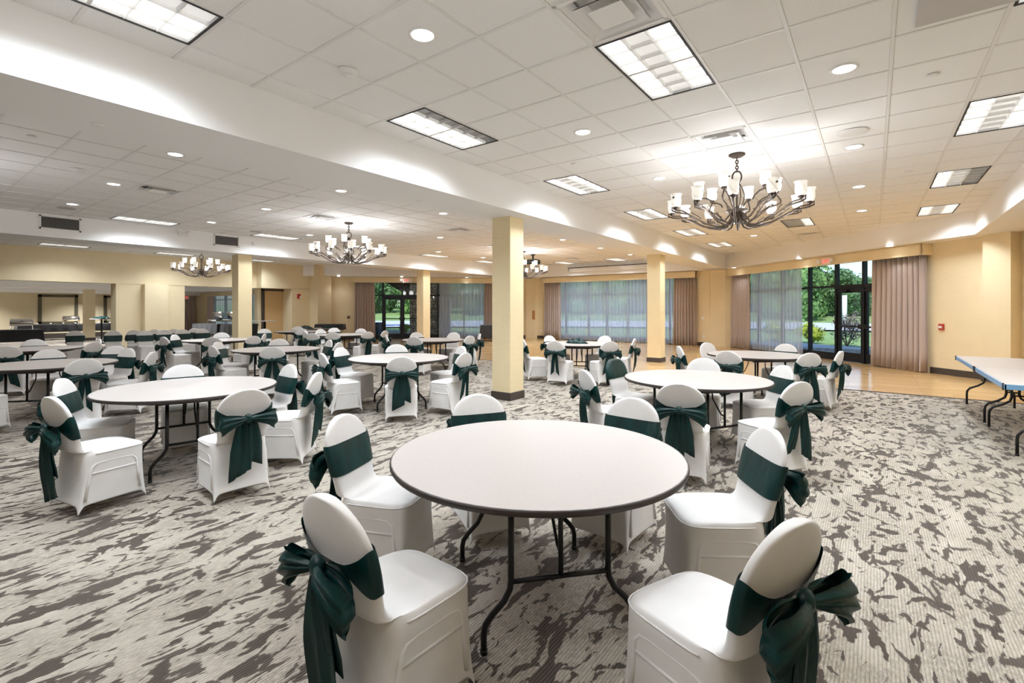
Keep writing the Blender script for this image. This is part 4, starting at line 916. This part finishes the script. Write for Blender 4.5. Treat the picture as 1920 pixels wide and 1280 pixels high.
# ------------------------------------------------------------------ outdoors
def polar(b, d):                            # bearing in degrees from the hall's long axis, clockwise; metres
    return d*math.sin(R(b)), d*math.cos(R(b))
gr = MB(); nb = 36
ds = [21, 30, 45, 62, 75, 100, 160]; zs_ = [-.10, -.10, -.12, -.05, .9, 2.0, 2.4]
bs = [-110+i*170/nb for i in range(nb+1)]
gr.add([(*polar(b, d), z) for d, z in zip(ds, zs_) for b in bs], [(i*(nb+1)+j, i*(nb+1)+j+1, (i+1)*(nb+1)+j+1, (i+1)*(nb+1)+j) for i in range(len(ds)-1) for j in range(nb)])
g_ = gr.build('lawn', 'grass', None, True); struct(g_)
struct(MB().box(-60, 40, 12, 32, -.35, -.13).build('lawn', 'grass'))
struct(MB().prism([(-22, 13.2), (-14.2, 20.8), (-4, 20.8), (3, 14.2), (8, 18), (-2.5, 25), (-15, 25), (-25, 18)], -.3, -.02).build('patio', 'concrete'))
rd = MB(); rb = [(-70+i*4) for i in range(28)]; rd.add([(*polar(b, d), .0) for d in (41, 61) for b in rb], [(j, j+1, len(rb)+j+1, len(rb)+j) for j in range(len(rb)-1)]); struct(rd.build('road', 'road'))
def crown_mesh(seed, n, m, hs=1.0, core=.6):
    rnd = random.Random(seed); k = MB(); cl_ = []
    for i in range(16):
        a, z = rnd.uniform(0, 2*PI), rnd.uniform(-.55, .75); r = rnd.uniform(.1, .62)*(1-.35*abs(z)); cl_.append((r*math.cos(a), r*math.sin(a), z*hs, rnd.uniform(.28, .46)))
    for i in range(n):
        c = cl_[i % 16]; d = Vector((rnd.gauss(0, 1), rnd.gauss(0, 1), rnd.gauss(0, 1))).normalized(); p_ = Vector(c[:3])+d*c[3]*rnd.uniform(.75, 1.05)
        t = d.cross(Vector((rnd.gauss(0, 1), rnd.gauss(0, 1), rnd.gauss(0, 1)))).normalized(); b_ = (d+Vector((rnd.gauss(0, .5), rnd.gauss(0, .5), rnd.gauss(0, .5)))).cross(t).normalized(); s = rnd.uniform(.03, .058)
        k.add([p_-t*s, p_-b_*s*.6, p_+t*s, p_+b_*s*.6], [(0, 1, 2, 3)])
    if core:
        for c in cl_: k.blob(c[:3], c[3]*core, 7, 5, .15)
    return k.mesh('crown', m)
CRM = [crown_mesh(1, 5200, 'leaf1'), crown_mesh(2, 5200, 'leaf2'), crown_mesh(3, 5200, 'leaf3')]
TRK = MB().tube([(0, 0, -1.5), (.02, 0, .4), (-.02, .02, 1)], [.09, .07, .04], 7).mesh('trunk', 'bark', True)
def tree(b, d, h, k, z0, label, w_=None):
    x, y = polar(b, d); t = thing('tree', label, 'tree', (x, y, z0), b, 'trees beyond the road'); w_ = w_ or h*.42
    c = ob('crown', CRM[k], t, (0, 0, h*.45), b*3); c.scale = (w_, w_, h*.58); tr = ob('trunk', TRK, t); tr.scale = (h*.3, h*.3, h*.5)
KN_ = ['mid green leafy tree', 'light green leafy tree', 'dark green leafy tree']
rt = random.Random(21); bi = 0
b = -58.0
while b < 14:
    k = bi % 3; side = 'right bay' if b > -14 else ('back' if b > -31 else 'left bay')
    tree(b, 72+rt.uniform(-3, 6), rt.uniform(7.5, 10.5) if b < -7 else rt.uniform(4.6, 5.4), k, .6, f'{KN_[k]} beyond the road, number {bi+1} from left in front tree line', rt.uniform(3.6, 4.2)); b += 3.3; bi += 1
b = -56.0; bj = 0
while b < 14:
    tree(b, 88+rt.uniform(-3, 6), rt.uniform(9.5, 12) if b < -8 else rt.uniform(4.8, 5.6), 2, 1.3, f'dark tree in the rear tree line outside, number {bj+1} from the left', rt.uniform(5.0, 5.6)); b += 4.6; bj += 1
tree(-6.6, 66, 8.6, 0, .3, 'tallest tree left of the open sky in the right bay window', 5.0)
tree(-55.5, 42, 7.5, 1, -.1, 'light green tree on the lawn behind the left glass door', 3.0)
tree(-59.5, 50, 9.0, 2, 0, 'dark tree on the lawn left of the left glass door', 3.6)
def shrub(b, d, r, h, m, label, stems=False):
    x, y = polar(b, d); t = thing('shrub', label, 'shrub', (x, y, -.12)); c = ob('crown', crown_mesh(int(d*10), 1700 if m == 'leafp' else 2200, m, 1.0, 0 if m == 'leafp' else .6), t, (0, 0, h*.52)); c.scale = (r, r, h*.5)
    for i in range(7):
        a = i*.9; MB().tube([(0, 0, 0), (r*.25*math.cos(a), r*.25*math.sin(a), h*.3), (r*.6*math.cos(a), r*.6*math.sin(a), h*.75)], .02, 5).build('stem', 'bark', t)
shrub(-5.0, 26.4, .9, 1.0, 'leafy', 'round yellow green shrub outside beside the right glass door'); shrub(-2.1, 25.2, .9, 1.5, 'leafp', 'twiggy purple leaved shrub outside the right glass door')
shrub(-8.2, 27, .9, 1.0, 'leafy', 'yellow green shrub outside behind the right bay sheer'); shrub(1.9, 26.5, .8, 1.3, 'leafp', 'purple shrub outside at the right of the right glass door'); shrub(-49, 30, .6, .7, 'leafy', 'small shrub outside the left glass door')
x, y = polar(-2.3, 63); po = thing('pole', 'slim white pole standing on the grass outside the right glass door', 'pole', (x, y, -.1)); MB().tube([(0, 0, 0), (0, 0, 3.0)], .24, 8).build('shaft', 'trim', po, True); MB().lathe([(.36, 0), (.36, .15), (.26, .2)], 10).build('foot', 'concrete', po)
# stone pillar and canopy outside the left glass door
G = FRL @ Matrix.Translation((-5.0, -2.3, 0))
sp = thing('stone_pillar', 'broad grey fieldstone pillar outside the left glass door', 'pillar'); MB().box(-1.05, 1.05, -.6, .6, -.2, 4.2).xf(G).build('core', 'mortar', sp)
st = MB(); rs_ = random.Random(4)
def stones(face):
    z = -.1
    while z < 3.6:
        hgt = rs_.uniform(.11, .19); x = -1.05; 
        while x < 1.0:
            w_ = rs_.uniform(.12, .24); c = (x+w_/2, z+hgt/2)
            pos = (c[0], .60, c[1]) if face == 0 else ((-1.0 if face == 1 else 1.0), c[0]*.6, c[1])
            st.blob(pos, 1.0, 6, 3, .12, (w_*.52, .07, hgt*.55) if face == 0 else (.07, w_*.34, hgt*.55)); x += w_
        z += hgt*.95
for f_ in (0, 1, 2): stones(f_)
so = st.xf(G).build('fieldstones', 'stone', sp); so['kind'] = 'stuff'
G2 = FRL @ Matrix.Translation((-5.0, -1.4, 0))
ca = thing('entrance_canopy', 'dark timber canopy roof above the left glass door outside', 'canopy')
MB().loft([[(x, y, zz) for x, zz in ((-2.7, 3.15), (-2.25, 2.85), (-1.2, 2.16), (-.95, 2.16), (-.9, 3.5), (3.0, 3.5), (3.0, 4.4), (-2.7, 4.4))] for y in (-2.8, -1.2)]).xf(G2).build('roof', 'roofdark', ca)
